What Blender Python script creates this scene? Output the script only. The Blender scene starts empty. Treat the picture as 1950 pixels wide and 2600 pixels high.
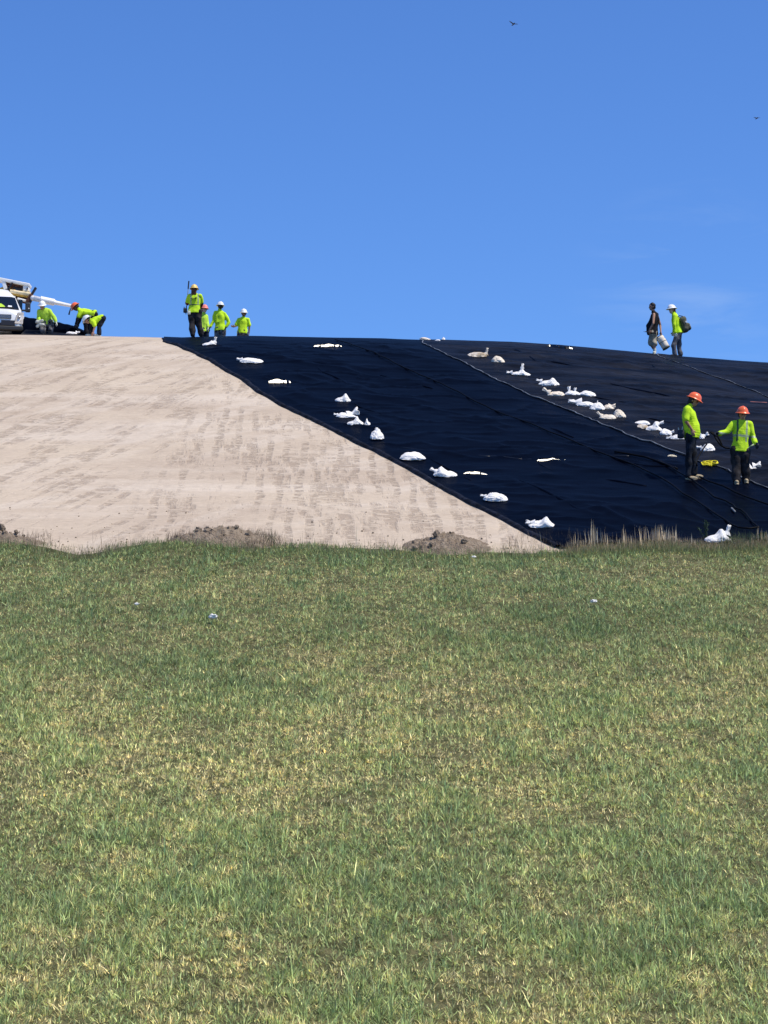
import bpy, bmesh, math, random
import numpy as np
from mathutils import Vector, Matrix, noise as mnoise
random.seed(7)
RNG = np.random.default_rng(11)
sc = bpy.context.scene
COL = sc.collection
R = math.radians
FOC = 5631.0                      # focal length in pixels of the 1950x2600 frame
PITCH = math.atan(650 / FOC)
EYE = Vector((0, 0, 1.6))
SUN_EL, SUN_AZ = R(60), math.atan2(.86, -.36)
SUN = Vector((math.sin(SUN_AZ) * math.cos(SUN_EL), math.cos(SUN_AZ) * math.cos(SUN_EL), math.sin(SUN_EL)))

# ------------------------------------------------------------------ noise
def vn(x, y, seed=0):
    x = np.asarray(x, float); y = np.asarray(y, float)
    xi = np.floor(x).astype(np.int64); yi = np.floor(y).astype(np.int64)
    fx = x - xi; fy = y - yi
    fx = fx * fx * (3 - 2 * fx); fy = fy * fy * (3 - 2 * fy)
    def h(a, b):
        n = (a * 374761393 + b * 668265263 + seed * 1442695041) & 0xffffffff
        n = ((n ^ (n >> 13)) * 1274126177) & 0xffffffff
        return ((n ^ (n >> 16)) & 0xffff) / 65535.0
    a = h(xi, yi); b = h(xi + 1, yi); c = h(xi, yi + 1); d = h(xi + 1, yi + 1)
    return (a + (b - a) * fx) * (1 - fy) + (c + (d - c) * fx) * fy

def fbm(x, y, seed=0, o=4):
    s = 0; a = .5; t = 0
    for i in range(o):
        s = s + a * vn(x * 2 ** i + 17.3 * i, y * 2 ** i - 9.1 * i, seed + i); t += a; a *= .55
    return s / t - .5

# ------------------------------------------------------------------ terrain height
_ys = np.arange(-300, 900, .05)
_sl = np.interp(_ys, [-300, -20, -3, 0, 12, 17, 20, 38, 42, 61, 81.5, 120, 900], [0, 0, -.14, -.14, -.14, .2, .312, .312, .35, .35, 0, -.03, -.03])
_zs = np.cumsum(_sl) * .05
_zs -= np.interp(20, _ys, _zs) + 2.31 - EYE.z
_dx = [-60, -12.1, -8, -7, -6.5, -4.3, 0, 2.3, 4, 5.6, 7.1, 9, 9.4, 12.1, 60]
_dd = [-.3, -.075, 0, .03, .05, 0, .09, .16, .22, .31, .46, .65, .71, .91, 4.3]
_ex = [(p - 975) / FOC * 39.9 for p in (-200, 0, 70, 130, 190, 240, 300, 380, 450, 560, 660, 800, 900, 1020, 1200, 1330, 1440, 1500, 1600, 1700, 1800, 1950, 2200)]
_ez = [(1391 - v) / 141 for v in (1376, 1376, 1380, 1394, 1408, 1404, 1390, 1378, 1376, 1380, 1391, 1386, 1391, 1396, 1401, 1405, 1402, 1392, 1388, 1384, 1392, 1386, 1384)]
def H(x, y):
    x = np.asarray(x, float); y = np.asarray(y, float)
    z = np.interp(y, _ys, _zs)
    w = np.clip((y - 42) / 25, 0, 1); w = w * w * (3 - 2 * w)
    z = z - np.interp(x, _dx, _dd) * w
    a = np.clip((np.abs(y - 40) - 0) / 6, .3, 1) * np.clip((68 - y) / 8, .15, 1)
    wb_ = np.where(y < 39.9, np.exp(-((y - 39.9) / 1.3) ** 2), np.exp(-((y - 39.9) / .45) ** 2))
    z = z + wb_ * (np.interp(x, _ex, _ez) + .05 * fbm(x * 1.1, y * .3, 8, 3))
    return z + .16 * a * fbm(x * .13, y * .13, 3, 2) + .03 * fbm(x * .7, y * .7, 5, 2)
def hz(x, y):
    return float(H(x, y))

cp, sp = math.cos(PITCH), math.sin(PITCH)
def ray(px, py):
    u = (px - 975) / FOC; v = (1300 - py) / FOC
    return Vector((u, cp - v * sp, sp + v * cp))
def W(px, py, Y):
    d = ray(px, py)
    return EYE + d * (Y / d.y)
_yy = np.arange(16, 79, .04)
def hit(px, py):
    d = ray(px, py)
    t = _yy / d.y
    z = EYE.z + d.z * t
    g = H(d.x * t, _yy)
    k = np.nonzero(g >= z)[0]
    i = k[0] if len(k) else int(np.argmin(z - g))
    return Vector((d.x * t[i], _yy[i], float(g[i])))

# ------------------------------------------------------------------ materials
def mat(name, col, rough=.7, spec=.5, var=0, vscale=6, bump=0, bscale=30, bdist=.02, metal=0, col2=None, emis=None, sheen=0):
    m = bpy.data.materials.new(name); m.use_nodes = True
    nt = m.node_tree; N = nt.nodes; L = nt.links
    b = N['Principled BSDF']
    b.inputs['Base Color'].default_value = (*col, 1)
    b.inputs['Roughness'].default_value = rough
    b.inputs['Specular IOR Level'].default_value = spec
    b.inputs['Metallic'].default_value = metal
    if sheen: b.inputs['Sheen Weight'].default_value = sheen
    tc = N.new('ShaderNodeTexCoord')
    if var or col2:
        n = N.new('ShaderNodeTexNoise'); n.inputs['Scale'].default_value = vscale; n.inputs['Detail'].default_value = 5
        L.new(tc.outputs['Object'], n.inputs['Vector'])
        mx = N.new('ShaderNodeMix'); mx.data_type = 'RGBA'
        r = N.new('ShaderNodeMapRange'); r.inputs[1].default_value = .35; r.inputs[2].default_value = .65
        L.new(n.outputs['Fac'], r.inputs[0]); L.new(r.outputs[0], mx.inputs[0])
        c2 = col2 or tuple(min(1, c * (1 + var)) for c in col)
        c1 = col if col2 else tuple(c * (1 - var) for c in col)
        mx.inputs[6].default_value = (*c1, 1); mx.inputs[7].default_value = (*c2, 1)
        L.new(mx.outputs[2], b.inputs['Base Color'])
    if bump:
        n2 = N.new('ShaderNodeTexNoise'); n2.inputs['Scale'].default_value = bscale; n2.inputs['Detail'].default_value = 4
        L.new(tc.outputs['Object'], n2.inputs['Vector'])
        bp = N.new('ShaderNodeBump'); bp.inputs['Strength'].default_value = bump; bp.inputs['Distance'].default_value = bdist
        L.new(n2.outputs['Fac'], bp.inputs['Height']); L.new(bp.outputs[0], b.inputs['Normal'])
    return m

def cloth(name, col, var=.12):
    return mat(name, col, .85, .2, var, 9, .5, 45, .012)
M = {}
M['lime'] = cloth('hi_vis_lime', (.56, .84, .03), .08)
M['lime2'] = cloth('hi_vis_lime_worn', (.50, .76, .07), .10)
M['reflect'] = mat('reflective_tape', (.33, .42, .22), .45, .5)
M['dktape'] = mat('dark_tape', (.05, .1, .03), .6)
M['jean'] = cloth('dark_denim', (.012, .016, .026), .7)
M['grey'] = cloth('grey_trouser', (.13, .13, .14), .3)
M['charcoal'] = cloth('charcoal_trouser', (.022, .020, .022), .7)
M['paint'] = cloth('paint_stained_trouser', (.10, .10, .11), 1.2)
M['black'] = cloth('black_cloth', (.008, .008, .012), .3)
M['khaki'] = cloth('khaki_cloth', (.34, .31, .24), .25)
M['olive'] = cloth('olive_canvas', (.10, .10, .07), .35)
M['skin'] = mat('skin_tan', (.42, .22, .14), .5, .4, .08, 12)
M['skinp'] = mat('skin_pale', (.62, .42, .32), .5, .4, .08, 12)
M['skind'] = mat('skin_dark_brown', (.16, .075, .045), .5, .4, .08, 12)
M['hairb'] = mat('brown_hair', (.09, .035, .015), .6, .3, .4, 30, .6, 60)
M['hairk'] = mat('black_hair', (.008, .006, .006), .5, .4, 0, 6, .5, 60)
M['eye'] = mat('eye_dark', (.01, .008, .008), .2)
M['orange'] = mat('orange_plastic', (.92, .16, .05), .35, .5)
M['pinkor'] = mat('faded_orange_plastic', (.92, .25, .2), .4, .5)
M['white'] = mat('white_plastic', (.82, .84, .84), .35, .5)
M['yellow'] = mat('yellow_plastic', (.85, .58, .16), .4, .5)
M['boot'] = mat('tan_boot', (.38, .31, .2), .8, .3, .2, 12, .4, 60)
M['bootd'] = mat('dark_boot', (.03, .028, .025), .7, .3, .3, 12)
M['sole'] = mat('boot_sole', (.03, .025, .02), .8)
M['glove'] = cloth('pale_glove', (.6, .6, .52), .2)
M['gloved'] = cloth('dark_glove', (.03, .035, .05), .3)
M['vanw'] = mat('van_white_paint', (.78, .8, .82), .3, .5, .03, 1.5)
M['steelw'] = mat('white_painted_steel', (.85, .84, .80), .45, .5, .04, 4)
M['polew'] = mat('bright_white_pole', (.9, .88, .86), .28, .8)
M['cream'] = mat('cream_yellow_paint', (.8, .66, .4), .45, .5, .2, 5)
M['mustard'] = mat('yellow_machine_paint', (.7, .42, .06), .45, .5, .2, 5)
M['rust'] = mat('rusty_brown_steel', (.10, .035, .02), .7, .4, .5, 8)
M['dkmetal'] = mat('dark_steel', (.012, .012, .02), .5, .5)
M['rubber'] = mat('black_rubber', (.012, .012, .013), .75, .3)
M['plastic'] = mat('dark_plastic', (.03, .03, .032), .5, .4)
M['glassd'] = mat('dark_windscreen', (.006, .009, .012), .05, .5)
M['lamp'] = mat('cloudy_headlight_lens', (.55, .5, .45), .2, .6, .3, 14)
M['chrome'] = mat('dull_chrome', (.5, .5, .5), .3, .5, 0, metal=1)
M['bird'] = mat('dark_feather', (.008, .008, .01), .7)
M['cable'] = mat('black_cable', (.002, .002, .003), .6, .1)
M['cablel'] = mat('dusty_grey_cable', (.12, .13, .13), .45, .4, .8, 3)
M['yrope'] = mat('yellow_rope', (.7, .62, .02), .6, .3, .4, 20)
M['tie'] = mat('bag_tie', (.7, .7, .68), .6)
M['bagw'] = mat('woven_white_sack', (.84, .82, .79), .75, .3, .05, 4, .3, 16, .02)
M['bagc'] = mat('cream_sack', (.76, .67, .55), .8, .3, .15, 4, .3, 16, .02)
M['bagt'] = mat('tan_dirty_sack', (.72, .66, .58), .8, .3, 0, 5, .5, 28, .02, col2=(.36, .27, .16))
M['edge'] = mat('pale_liner_edge', (.17, .18, .19), .55, .4, .5, 3.5, .4, 40)
M['redp'] = mat('red_marking_paint', (.20, .07, .045), .6, .3, .4, 9)

def liner_mat(name, col, dust, spec, rough, bs):
    m = bpy.data.materials.new(name); m.use_nodes = True
    nt = m.node_tree; N = nt.nodes; L = nt.links; b = N['Principled BSDF']
    tc = N.new('ShaderNodeTexCoord')
    mp = N.new('ShaderNodeMapping'); mp.inputs['Scale'].default_value = (.35, .9, .9); mp.inputs['Rotation'].default_value = (0, 0, .25)
    L.new(tc.outputs['Object'], mp.inputs[0])
    n = N.new('ShaderNodeTexNoise'); n.inputs['Scale'].default_value = 1.3; n.inputs['Detail'].default_value = 7; n.inputs['Roughness'].default_value = .62
    L.new(mp.outputs[0], n.inputs['Vector'])
    r = N.new('ShaderNodeMapRange'); r.inputs[1].default_value = .42; r.inputs[2].default_value = .72
    L.new(n.outputs['Fac'], r.inputs[0])
    mx = N.new('ShaderNodeMix'); mx.data_type = 'RGBA'
    mx.inputs[6].default_value = (*col, 1); mx.inputs[7].default_value = (*dust, 1)
    L.new(r.outputs[0], mx.inputs[0]); L.new(mx.outputs[2], b.inputs['Base Color'])
    b.inputs['Roughness'].default_value = rough; b.inputs['Specular IOR Level'].default_value = spec
    mp2 = N.new('ShaderNodeMapping'); mp2.inputs['Scale'].default_value = (.6, 1.6, 1)
    L.new(tc.outputs['Object'], mp2.inputs[0])
    n2 = N.new('ShaderNodeTexNoise'); n2.inputs['Scale'].default_value = 2.2; n2.inputs['Detail'].default_value = 6; n2.inputs['Roughness'].default_value = .6
    n2.inputs['Distortion'].default_value = .6
    L.new(mp2.outputs[0], n2.inputs['Vector'])
    bp = N.new('ShaderNodeBump'); bp.inputs['Strength'].default_value = bs; bp.inputs['Distance'].default_value = .07
    L.new(n2.outputs['Fac'], bp.inputs['Height']); L.new(bp.outputs[0], b.inputs['Normal'])
    return m
M['linA'] = liner_mat('smooth_black_liner', (.0016, .0030, .0085), (.0026, .0046, .0120), .006, .4, .2)
M['linB'] = liner_mat('dusty_black_liner', (.0055, .0072, .0125), (.021, .0225, .030), .015, .45, .6)
M['linfold2'] = mat('dull_liner_fold', (.006, .008, .014), .4, .5, 0, 6, .3, 12)
M['linfold'] = mat('glossy_liner_fold', (.006, .008, .014), .33, .9, 0, 6)
M['linedge'] = mat('dusty_blue_grey_flap', (.008, .010, .018), .7, .1, .8, 5, .8, 14, .04)

def soil_mat():
    m = bpy.data.materials.new('graded_tan_clay'); m.use_nodes = True
    nt = m.node_tree; N = nt.nodes; L = nt.links; b = N['Principled BSDF']
    b.inputs['Roughness'].default_value = .95; b.inputs['Specular IOR Level'].default_value = .1
    tc = N.new('ShaderNodeTexCoord')
    def mapped(sx, sy, rot, sc_, det=4, ro=.55, dist=0):
        mp = N.new('ShaderNodeMapping'); mp.vector_type = 'TEXTURE'
        mp.inputs['Rotation'].default_value = (0, 0, rot)
        mp.inputs['Scale'].default_value = (1 / sx, 1 / sy, 1)
        L.new(tc.outputs['Object'], mp.inputs[0])
        n = N.new('ShaderNodeTexNoise'); n.inputs['Scale'].default_value = sc_; n.inputs['Detail'].default_value = det
        n.inputs['Roughness'].default_value = ro; n.inputs['Distortion'].default_value = dist
        L.new(mp.outputs[0], n.inputs['Vector'])
        return n.outputs['Fac']
    def rng(f, a, c, lo=0, hi=1):
        r = N.new('ShaderNodeMapRange'); r.inputs[1].default_value = a; r.inputs[2].default_value = c
        r.inputs[3].default_value = lo; r.inputs[4].default_value = hi
        L.new(f, r.inputs[0]); return r.outputs[0]
    def mth(op, a, c):
        k = N.new('ShaderNodeMath'); k.operation = op
        for i, v in enumerate((a, c)):
            if isinstance(v, (int, float)): k.inputs[i].default_value = v
            else: L.new(v, k.inputs[i])
        return k.outputs[0]
    def mix(f, a, c):
        x = N.new('ShaderNodeMix'); x.data_type = 'RGBA'
        L.new(f, x.inputs[0])
        for i, v in ((6, a), (7, c)):
            if isinstance(v, tuple): x.inputs[i].default_value = (*v, 1)
            else: L.new(v, x.inputs[i])
        return x.outputs[2]
    # where: tracks run straight up the slope on the right, slanting on the left
    sx = N.new('ShaderNodeSeparateXYZ'); L.new(tc.outputs['Object'], sx.inputs[0])
    warp = mapped(1, 1, 0, .25, 2)
    left = rng(mth('ADD', sx.outputs[0], mth('MULTIPLY', warp, 3)), -3.6, -2.4)       # 0 left .. 1 right
    streakR = mapped(3.4, .3, R(3), 1.0, 4, .6)
    streakL = mapped(3.0, .28, R(-17), 1.0, 4, .6)
    mxs = N.new('ShaderNodeMix'); L.new(left, mxs.inputs[0]); L.new(streakL, mxs.inputs[2]); L.new(streakR, mxs.inputs[3])
    streak = rng(mxs.outputs[0], .48, .58)
    cleat = rng(mapped(1.4, 2.6, 0, 2.0, 4, .65, .4), .44, .56)
    patch = rng(mapped(.45, .25, R(20), 1.0, 3, .6), .36, .5)
    marks = mth('MULTIPLY', mth('MULTIPLY', streak, cleat), patch)
    wv = mth('SINE', mth('ADD', mth('MULTIPLY', sx.outputs[0], 2 * math.pi / .40), mth('MULTIPLY', mapped(.5, .12, 0, 1, 2), 9)), 0)
    cols = mth('MULTIPLY', mth('MULTIPLY', rng(wv, .1, .75), rng(mapped(1.8, 3.8, 0, 2.1, 5, .7, .2), .475, .56)), mth('MULTIPLY', left, rng(mapped(.5, .3, R(10), 1.1, 3, .6), .45, .55)))
    marks = mth('MAXIMUM', marks, mth('MULTIPLY', cols, 1.1))
    blot = rng(mapped(1.2, 1.0, .3, .9, 7, .65, .3), .52, .76)
    blot2 = mth('MULTIPLY', blot, rng(mapped(.22, .12, 0, 1, 3), .45, .62))
    smooth = rng(mapped(.12, .9, R(2), .8, 3), .5, .68)
    wide = mapped(.25, .10, R(25), 1, 5, .6)
    base = mix(rng(wide, .38, .64), (.49, .398, .308), (.565, .468, .36))
    c = mix(mth('MULTIPLY', smooth, .75), base, (.62, .53, .43))
    c = mix(mth('MULTIPLY', rng(mapped(1.1, .12, R(-38), .9, 3, .5), .52, .62), .45), c, (.63, .545, .45))
    c = mix(mth('MULTIPLY', blot2, .6), c, (.33, .25, .185))
    c = mix(mth('MULTIPLY', marks, .48), c, (.27, .20, .15))
    fine = rng(mapped(1.2, 2.5, 0, 5, 4, .7), .3, .75, .86, 1.08)
    hs = N.new('ShaderNodeMix'); hs.data_type = 'RGBA'; hs.blend_type = 'MULTIPLY'; hs.inputs[0].default_value = 1
    L.new(c, hs.inputs[6]); cr = N.new('ShaderNodeCombineColor'); [L.new(fine, cr.inputs[i]) for i in range(3)]
    L.new(cr.outputs[0], hs.inputs[7])
    L.new(hs.outputs[2], b.inputs['Base Color'])
    hgt = mth('ADD', mth('MULTIPLY', marks, -1.0), mth('MULTIPLY', mapped(1, 1, 0, 3, 8, .65), .9))
    bp = N.new('ShaderNodeBump'); bp.inputs['Strength'].default_value = .5; bp.inputs['Distance'].default_value = .05
    L.new(hgt, bp.inputs['Height']); L.new(bp.outputs[0], b.inputs['Normal'])
    return m
M['soil'] = soil_mat()
M['clod'] = mat('dark_soil_clod', (.30, .235, .175), .95, .1, .3, 9)
M['mound'] = mat('dug_clay', (.33, .265, .20), .95, .1, 0, 9, 1, 30, .05, col2=(.20, .155, .115))
M['thatch'] = mat('grass_thatch', (.055, .058, .025), .95, .1, 0, 5, .9, 40, .03, col2=(.16, .15, .075))

def grass_mat(name, tr=.3):
    m = bpy.data.materials.new(name); m.use_nodes = True
    nt = m.node_tree; N = nt.nodes; L = nt.links; b = N['Principled BSDF']
    a = N.new('ShaderNodeAttribute'); a.attribute_name = 'tint'
    L.new(a.outputs['Color'], b.inputs['Base Color'])
    b.inputs['Roughness'].default_value = .5; b.inputs['Specular IOR Level'].default_value = .35
    t = N.new('ShaderNodeBsdfTranslucent'); L.new(a.outputs['Color'], t.inputs[0])
    mx = N.new('ShaderNodeMixShader'); mx.inputs[0].default_value = tr
    L.new(b.outputs[0], mx.inputs[1]); L.new(t.outputs[0], mx.inputs[2])
    L.new(mx.outputs[0], N['Material Output'].inputs['Surface'])
    return m
M['grass'] = grass_mat('grass_blades')

# ------------------------------------------------------------------ object helpers
def tag(o, label=None, cat=None, group=None, kind=None):
    if label: o['label'] = label
    if cat: o['category'] = cat
    if group: o['group'] = group
    if kind: o['kind'] = kind
    return o
def link(name, me, parent=None, loc=None):
    o = bpy.data.objects.new(name, me); COL.objects.link(o)
    if parent: o.parent = parent
    if loc is not None: o.location = loc
    return o
def empty(name, loc, label, cat, group=None):
    o = link(name, None, None, loc); o.empty_display_size = .2
    return tag(o, label, cat, group)
def smooth(me, on=True):
    me.polygons.foreach_set('use_smooth', [on] * len(me.polygons)); me.update()
def grid_mesh(name, X, Y, Z, m):
    ny, nx = X.shape
    co = np.stack([X, Y, Z], -1).reshape(-1, 3)
    i = np.arange(ny * nx).reshape(ny, nx)
    q = np.stack([i[:-1, :-1], i[:-1, 1:], i[1:, 1:], i[1:, :-1]], -1).reshape(-1, 4)
    me = bpy.data.meshes.new(name)
    me.vertices.add(len(co)); me.vertices.foreach_set('co', co.ravel().astype('f4'))
    me.loops.add(q.size); me.loops.foreach_set('vertex_index', q.ravel().astype('i4'))
    me.polygons.add(len(q)); me.polygons.foreach_set('loop_start', np.arange(0, q.size, 4, dtype='i4'))
    me.update(calc_edges=True); smooth(me); me.materials.append(m)
    return me
def raw_mesh(name, co, faces, m, sm=True):
    me = bpy.data.meshes.new(name); me.from_pydata([tuple(c) for c in co], [], faces); me.update()
    if m: me.materials.append(m)
    smooth(me, sm); return me
def tube(name, pts, r, m, seg=7, closed=False):
    pts = [Vector(p) for p in pts]; n = len(pts); co = []; fc = []
    for i, p in enumerate(pts):
        a = pts[(i - 1) % n] if (closed or i > 0) else p
        b = pts[(i + 1) % n] if (closed or i < n - 1) else p
        t = (b - a).normalized()
        s = t.cross(Vector((0, 0, 1)));  s = s.normalized() if s.length > 1e-4 else Vector((1, 0, 0))
        u = s.cross(t).normalized()
        rr = r(i / max(1, n - 1)) if callable(r) else r
        for k in range(seg):
            an = 2 * math.pi * k / seg
            co.append(p + s * math.cos(an) * rr + u * math.sin(an) * rr)
    for i in range(n if closed else n - 1):
        for k in range(seg):
            fc.append((i * seg + k, i * seg + (k + 1) % seg, ((i + 1) % n) * seg + (k + 1) % seg, ((i + 1) % n) * seg + k))
    if not closed:
        fc.append(tuple(range(seg))[::-1]); fc.append(tuple((n - 1) * seg + k for k in range(seg)))
    return raw_mesh(name, co, fc, m)
def box_bm(bm, lo, hi, bev=0, mtx=None):
    g = bmesh.ops.create_cube(bm, size=1); vs = g['verts']
    c = (Vector(lo) + Vector(hi)) / 2; s = Vector(hi) - Vector(lo)
    for v in vs: v.co = Vector((v.co.x * s.x, v.co.y * s.y, v.co.z * s.z)) + c
    if bev:
        es = list({e for v in vs for e in v.link_edges})
        r = bmesh.ops.bevel(bm, geom=es, offset=bev, segments=2, affect='EDGES', profile=.5)
        vs = list({v for f in r['faces'] for v in f.verts} | {v for v in vs if v.is_valid})
    if mtx:
        for v in vs: v.co = mtx @ v.co
def bm_obj(name, bm, m, parent=None, loc=None, sm=False):
    me = bpy.data.meshes.new(name); bm.normal_update(); bm.to_mesh(me); bm.free()
    me.materials.append(m); smooth(me, sm)
    return link(name, me, parent, loc)
def cap(bm, p0, p1, r0, r1, seg=12):
    p0 = Vector(p0); p1 = Vector(p1)
    for p, r in ((p0, r0), (p1, r1)):
        bmesh.ops.create_icosphere(bm, subdivisions=2, radius=r, matrix=Matrix.Translation(p))
    d = p1 - p0
    if d.length > 1e-4:
        q = d.to_track_quat('Z', 'Y').to_matrix().to_4x4()
        bmesh.ops.create_cone(bm, cap_ends=True, segments=seg, radius1=r0, radius2=r1, depth=d.length, matrix=Matrix.Translation((p0 + p1) / 2) @ q)
def ell(bm, c, ax, ay, az, sub=3):
    m = Matrix(((ax.x, ay.x, az.x, c.x), (ax.y, ay.y, az.y, c.y), (ax.z, ay.z, az.z, c.z), (0, 0, 0, 1)))
    bmesh.ops.create_icosphere(bm, subdivisions=sub, radius=1, matrix=m)
def blob(name, bm, m, voxel, parent=None, loc=None, it=4, disp=0, dfreq=14, mats=None, sel=None, zstretch=1.25):
    """fuse the shapes in bm into one continuous skin"""
    t = bpy.data.meshes.new('t'); bm.to_mesh(t); bm.free()
    o = bpy.data.objects.new('t', t); COL.objects.link(o)
    a = o.modifiers.new('a', 'REMESH'); a.mode = 'VOXEL'; a.voxel_size = voxel
    if it:
        s = o.modifiers.new('s', 'SMOOTH'); s.factor = .5; s.iterations = it
    dg = bpy.context.evaluated_depsgraph_get()
    me = bpy.data.meshes.new_from_object(o.evaluated_get(dg)); me.name = name
    bpy.data.objects.remove(o); bpy.data.meshes.remove(t)
    me.materials.clear(); me.materials.append(m)
    if disp:
        off = Vector((random.uniform(0, 50),) * 3)
        nn = [v.normal.copy() for v in me.vertices]
        for v, n in zip(me.vertices, nn):
            q = Vector((v.co.x, v.co.y, v.co.z * (1 / zstretch))) * dfreq + off
            k = mnoise.noise(q) * .6 + (.5 - abs(mnoise.noise(q * .6 + off))) * .8
            v.co += n * disp * k
    if mats:
        for x in mats: me.materials.append(x)
        for p in me.polygons:
            p.material_index = sel(p.center)
    smooth(me)
    return link(name, me, parent, loc)

# ------------------------------------------------------------------ world, sun, camera
w = bpy.data.worlds.new('World'); sc.world = w; w.use_nodes = True
nt = w.node_tree; N = nt.nodes; L = nt.links; bg = N['Background']
sky = N.new('ShaderNodeTexSky'); sky.sky_type = 'NISHITA'; sky.sun_disc = False
sky.sun_elevation = SUN_EL; sky.sun_rotation = SUN_AZ
sky.air_density = 1.0; sky.dust_density = .25; sky.ozone_density = 2.2; sky.altitude = 300
tcw = N.new('ShaderNodeTexCoord')
tint = N.new('ShaderNodeMix'); tint.data_type = 'RGBA'; tint.blend_type = 'MULTIPLY'; tint.inputs[0].default_value = 1
tint.inputs[7].default_value = (.64, 1.02, 1.66, 1)
L.new(sky.outputs[0], tint.inputs[6])
# thin wisps of cirrus low in the sky
mpw = N.new('ShaderNodeMapping'); mpw.inputs['Scale'].default_value = (14, 14, 70); mpw.inputs['Rotation'].default_value = (0, .12, 0)
L.new(tcw.outputs['Generated'], mpw.inputs[0])
nw = N.new('ShaderNodeTexNoise'); nw.inputs['Scale'].default_value = 1.0; nw.inputs['Detail'].default_value = 6; nw.inputs['Roughness'].default_value = .6; nw.inputs['Distortion'].default_value = .5
L.new(mpw.outputs[0], nw.inputs['Vector'])
rw = N.new('ShaderNodeMapRange'); rw.inputs[1].default_value = .5; rw.inputs[2].default_value = .8; L.new(nw.outputs['Fac'], rw.inputs[0])
cdir = ray(1745, 745).normalized()
dt = N.new('ShaderNodeVectorMath'); dt.operation = 'DISTANCE'; L.new(tcw.outputs['Generated'], dt.inputs[0]); dt.inputs[1].default_value = cdir
rd = N.new('ShaderNodeMapRange'); rd.inputs[1].default_value = .055; rd.inputs[2].default_value = .012; L.new(dt.outputs['Value'], rd.inputs[0])
mm = N.new('ShaderNodeMath'); mm.operation = 'MULTIPLY'; L.new(rw.outputs[0], mm.inputs[0]); L.new(rd.outputs[0], mm.inputs[1])
m2 = N.new('ShaderNodeMath'); m2.operation = 'MULTIPLY'; L.new(mm.outputs[0], m2.inputs[0]); m2.inputs[1].default_value = .2
cm = N.new('ShaderNodeMix'); cm.data_type = 'RGBA'; L.new(m2.outputs[0], cm.inputs[0]); L.new(tint.outputs[2], cm.inputs[6]); cm.inputs[7].default_value = (6, 7.5, 9.5, 1)
L.new(cm.outputs[2], bg.inputs['Color']); bg.inputs['Strength'].default_value = .1
sl = bpy.data.lights.new('sun', 'SUN'); sl.energy = 4.6; sl.angle = R(.53); sl.color = (1, .91, .74)
so = bpy.data.objects.new('sun', sl); COL.objects.link(so); so.rotation_euler = SUN.to_track_quat('Z', 'Y').to_euler(); so.location = (0, 0, 60)
cam = bpy.data.cameras.new('camera'); co_ = bpy.data.objects.new('camera', cam); COL.objects.link(co_)
cam.sensor_fit = 'VERTICAL'; cam.sensor_height = 36; cam.lens = FOC / 2600 * 36; cam.clip_end = 5000; cam.clip_start = .1
co_.location = EYE; co_.rotation_euler = (R(90) + PITCH, 0, 0)
sc.camera = co_
vs_ = sc.view_settings; vs_.view_transform = 'Standard'; vs_.look = 'None'; vs_.gamma = 1; vs_.exposure = 0
try: vs_.use_curve_mapping = False
except Exception: pass

# ------------------------------------------------------------------ ground and hill
def axis(knots):
    out = []
    for (a, b, s) in knots: out += list(np.arange(a, b, s))
    return np.array(out + [knots[-1][1]])
YT = 40.0
gx = axis([(-400, -60, 20), (-60, -14, 1), (-14, 14, .2), (14, 60, 1), (60, 400, 20)])
gy = axis([(-200, 0, 10), (0, 16, 1), (16, YT, .2)])
X, Y = np.meshgrid(gx, gy)
tag(link('ground', grid_mesh('ground', X, Y, H(X, Y), M['thatch'])), 'mown grassy slope in front of the hill', 'ground', kind='structure')
hx = axis([(-400, -60, 20), (-60, -18, 1), (-18, 18, .14), (18, 60, 1), (60, 400, 20)])
hy = axis([(YT, 78, .12), (78, 130, 2), (130, 800, 30)])
X, Y = np.meshgrid(hx, hy)
Zh = H(X, Y) + .02 * fbm(X * 1.7, Y * 1.7, 31, 3) * np.clip((66 - Y) / 6, .1, 1)
tag(link('hill', grid_mesh('hill', X, Y, Zh, M['soil'])), 'graded tan clay hillside with machine track marks', 'hill', kind='structure')

def densify(P, step=.12):
    out = []
    for a, b in zip(P[:-1], P[1:]):
        n = max(1, int((b - a).length / step))
        for i in range(n): out.append(a.lerp(b, i / n))
    return out + [P[-1]]
# ------------------------------------------------------------------ liner sheets
def curve_of(pts):
    P = [hit(*p) for p in pts]
    P.sort(key=lambda v: v.y)
    ys = np.array([p.y for p in P]); xs = np.array([p.x for p in P])
    ys, idx = np.unique(np.round(ys, 2), return_index=True); xs = xs[idx]
    def f(y):
        y = np.asarray(y, float)
        k = max(1, len(ys) // 4)
        s0 = (xs[k] - xs[0]) / (ys[k] - ys[0]); s1 = (xs[-1] - xs[-1 - k]) / (ys[-1] - ys[-1 - k])
        r = np.interp(y, ys, xs)
        r = np.where(y < ys[0], xs[0] + (y - ys[0]) * s0, r)
        return np.where(y > ys[-1], xs[-1] * y / ys[-1], r)
    return f
E1 = curve_of([(416, 868), (450, 878), (483, 893), (520, 911), (556, 931), (593, 953), (629, 976), (665, 1001), (715, 1031), (765, 1054), (815, 1079), (864, 1105), (912, 1130), (960, 1150), (1016, 1181), (1076, 1214), (1132, 1246), (1188, 1276), (1242, 1302), (1295, 1332), (1341, 1357), (1391, 1382), (1428, 1400)])
E2 = curve_of([(1072, 874), (1100, 888), (1140, 908), (1191, 931), (1241, 960), (1292, 982), (1343, 1006), (1356, 1012), (1417, 1036), (1501, 1070), (1562, 1095), (1629, 1124), (1650, 1127), (1693, 1146), (1737, 1162), (1777, 1178), (1827, 1191), (1858, 1207), (1901, 1225), (1947, 1245)])
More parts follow.
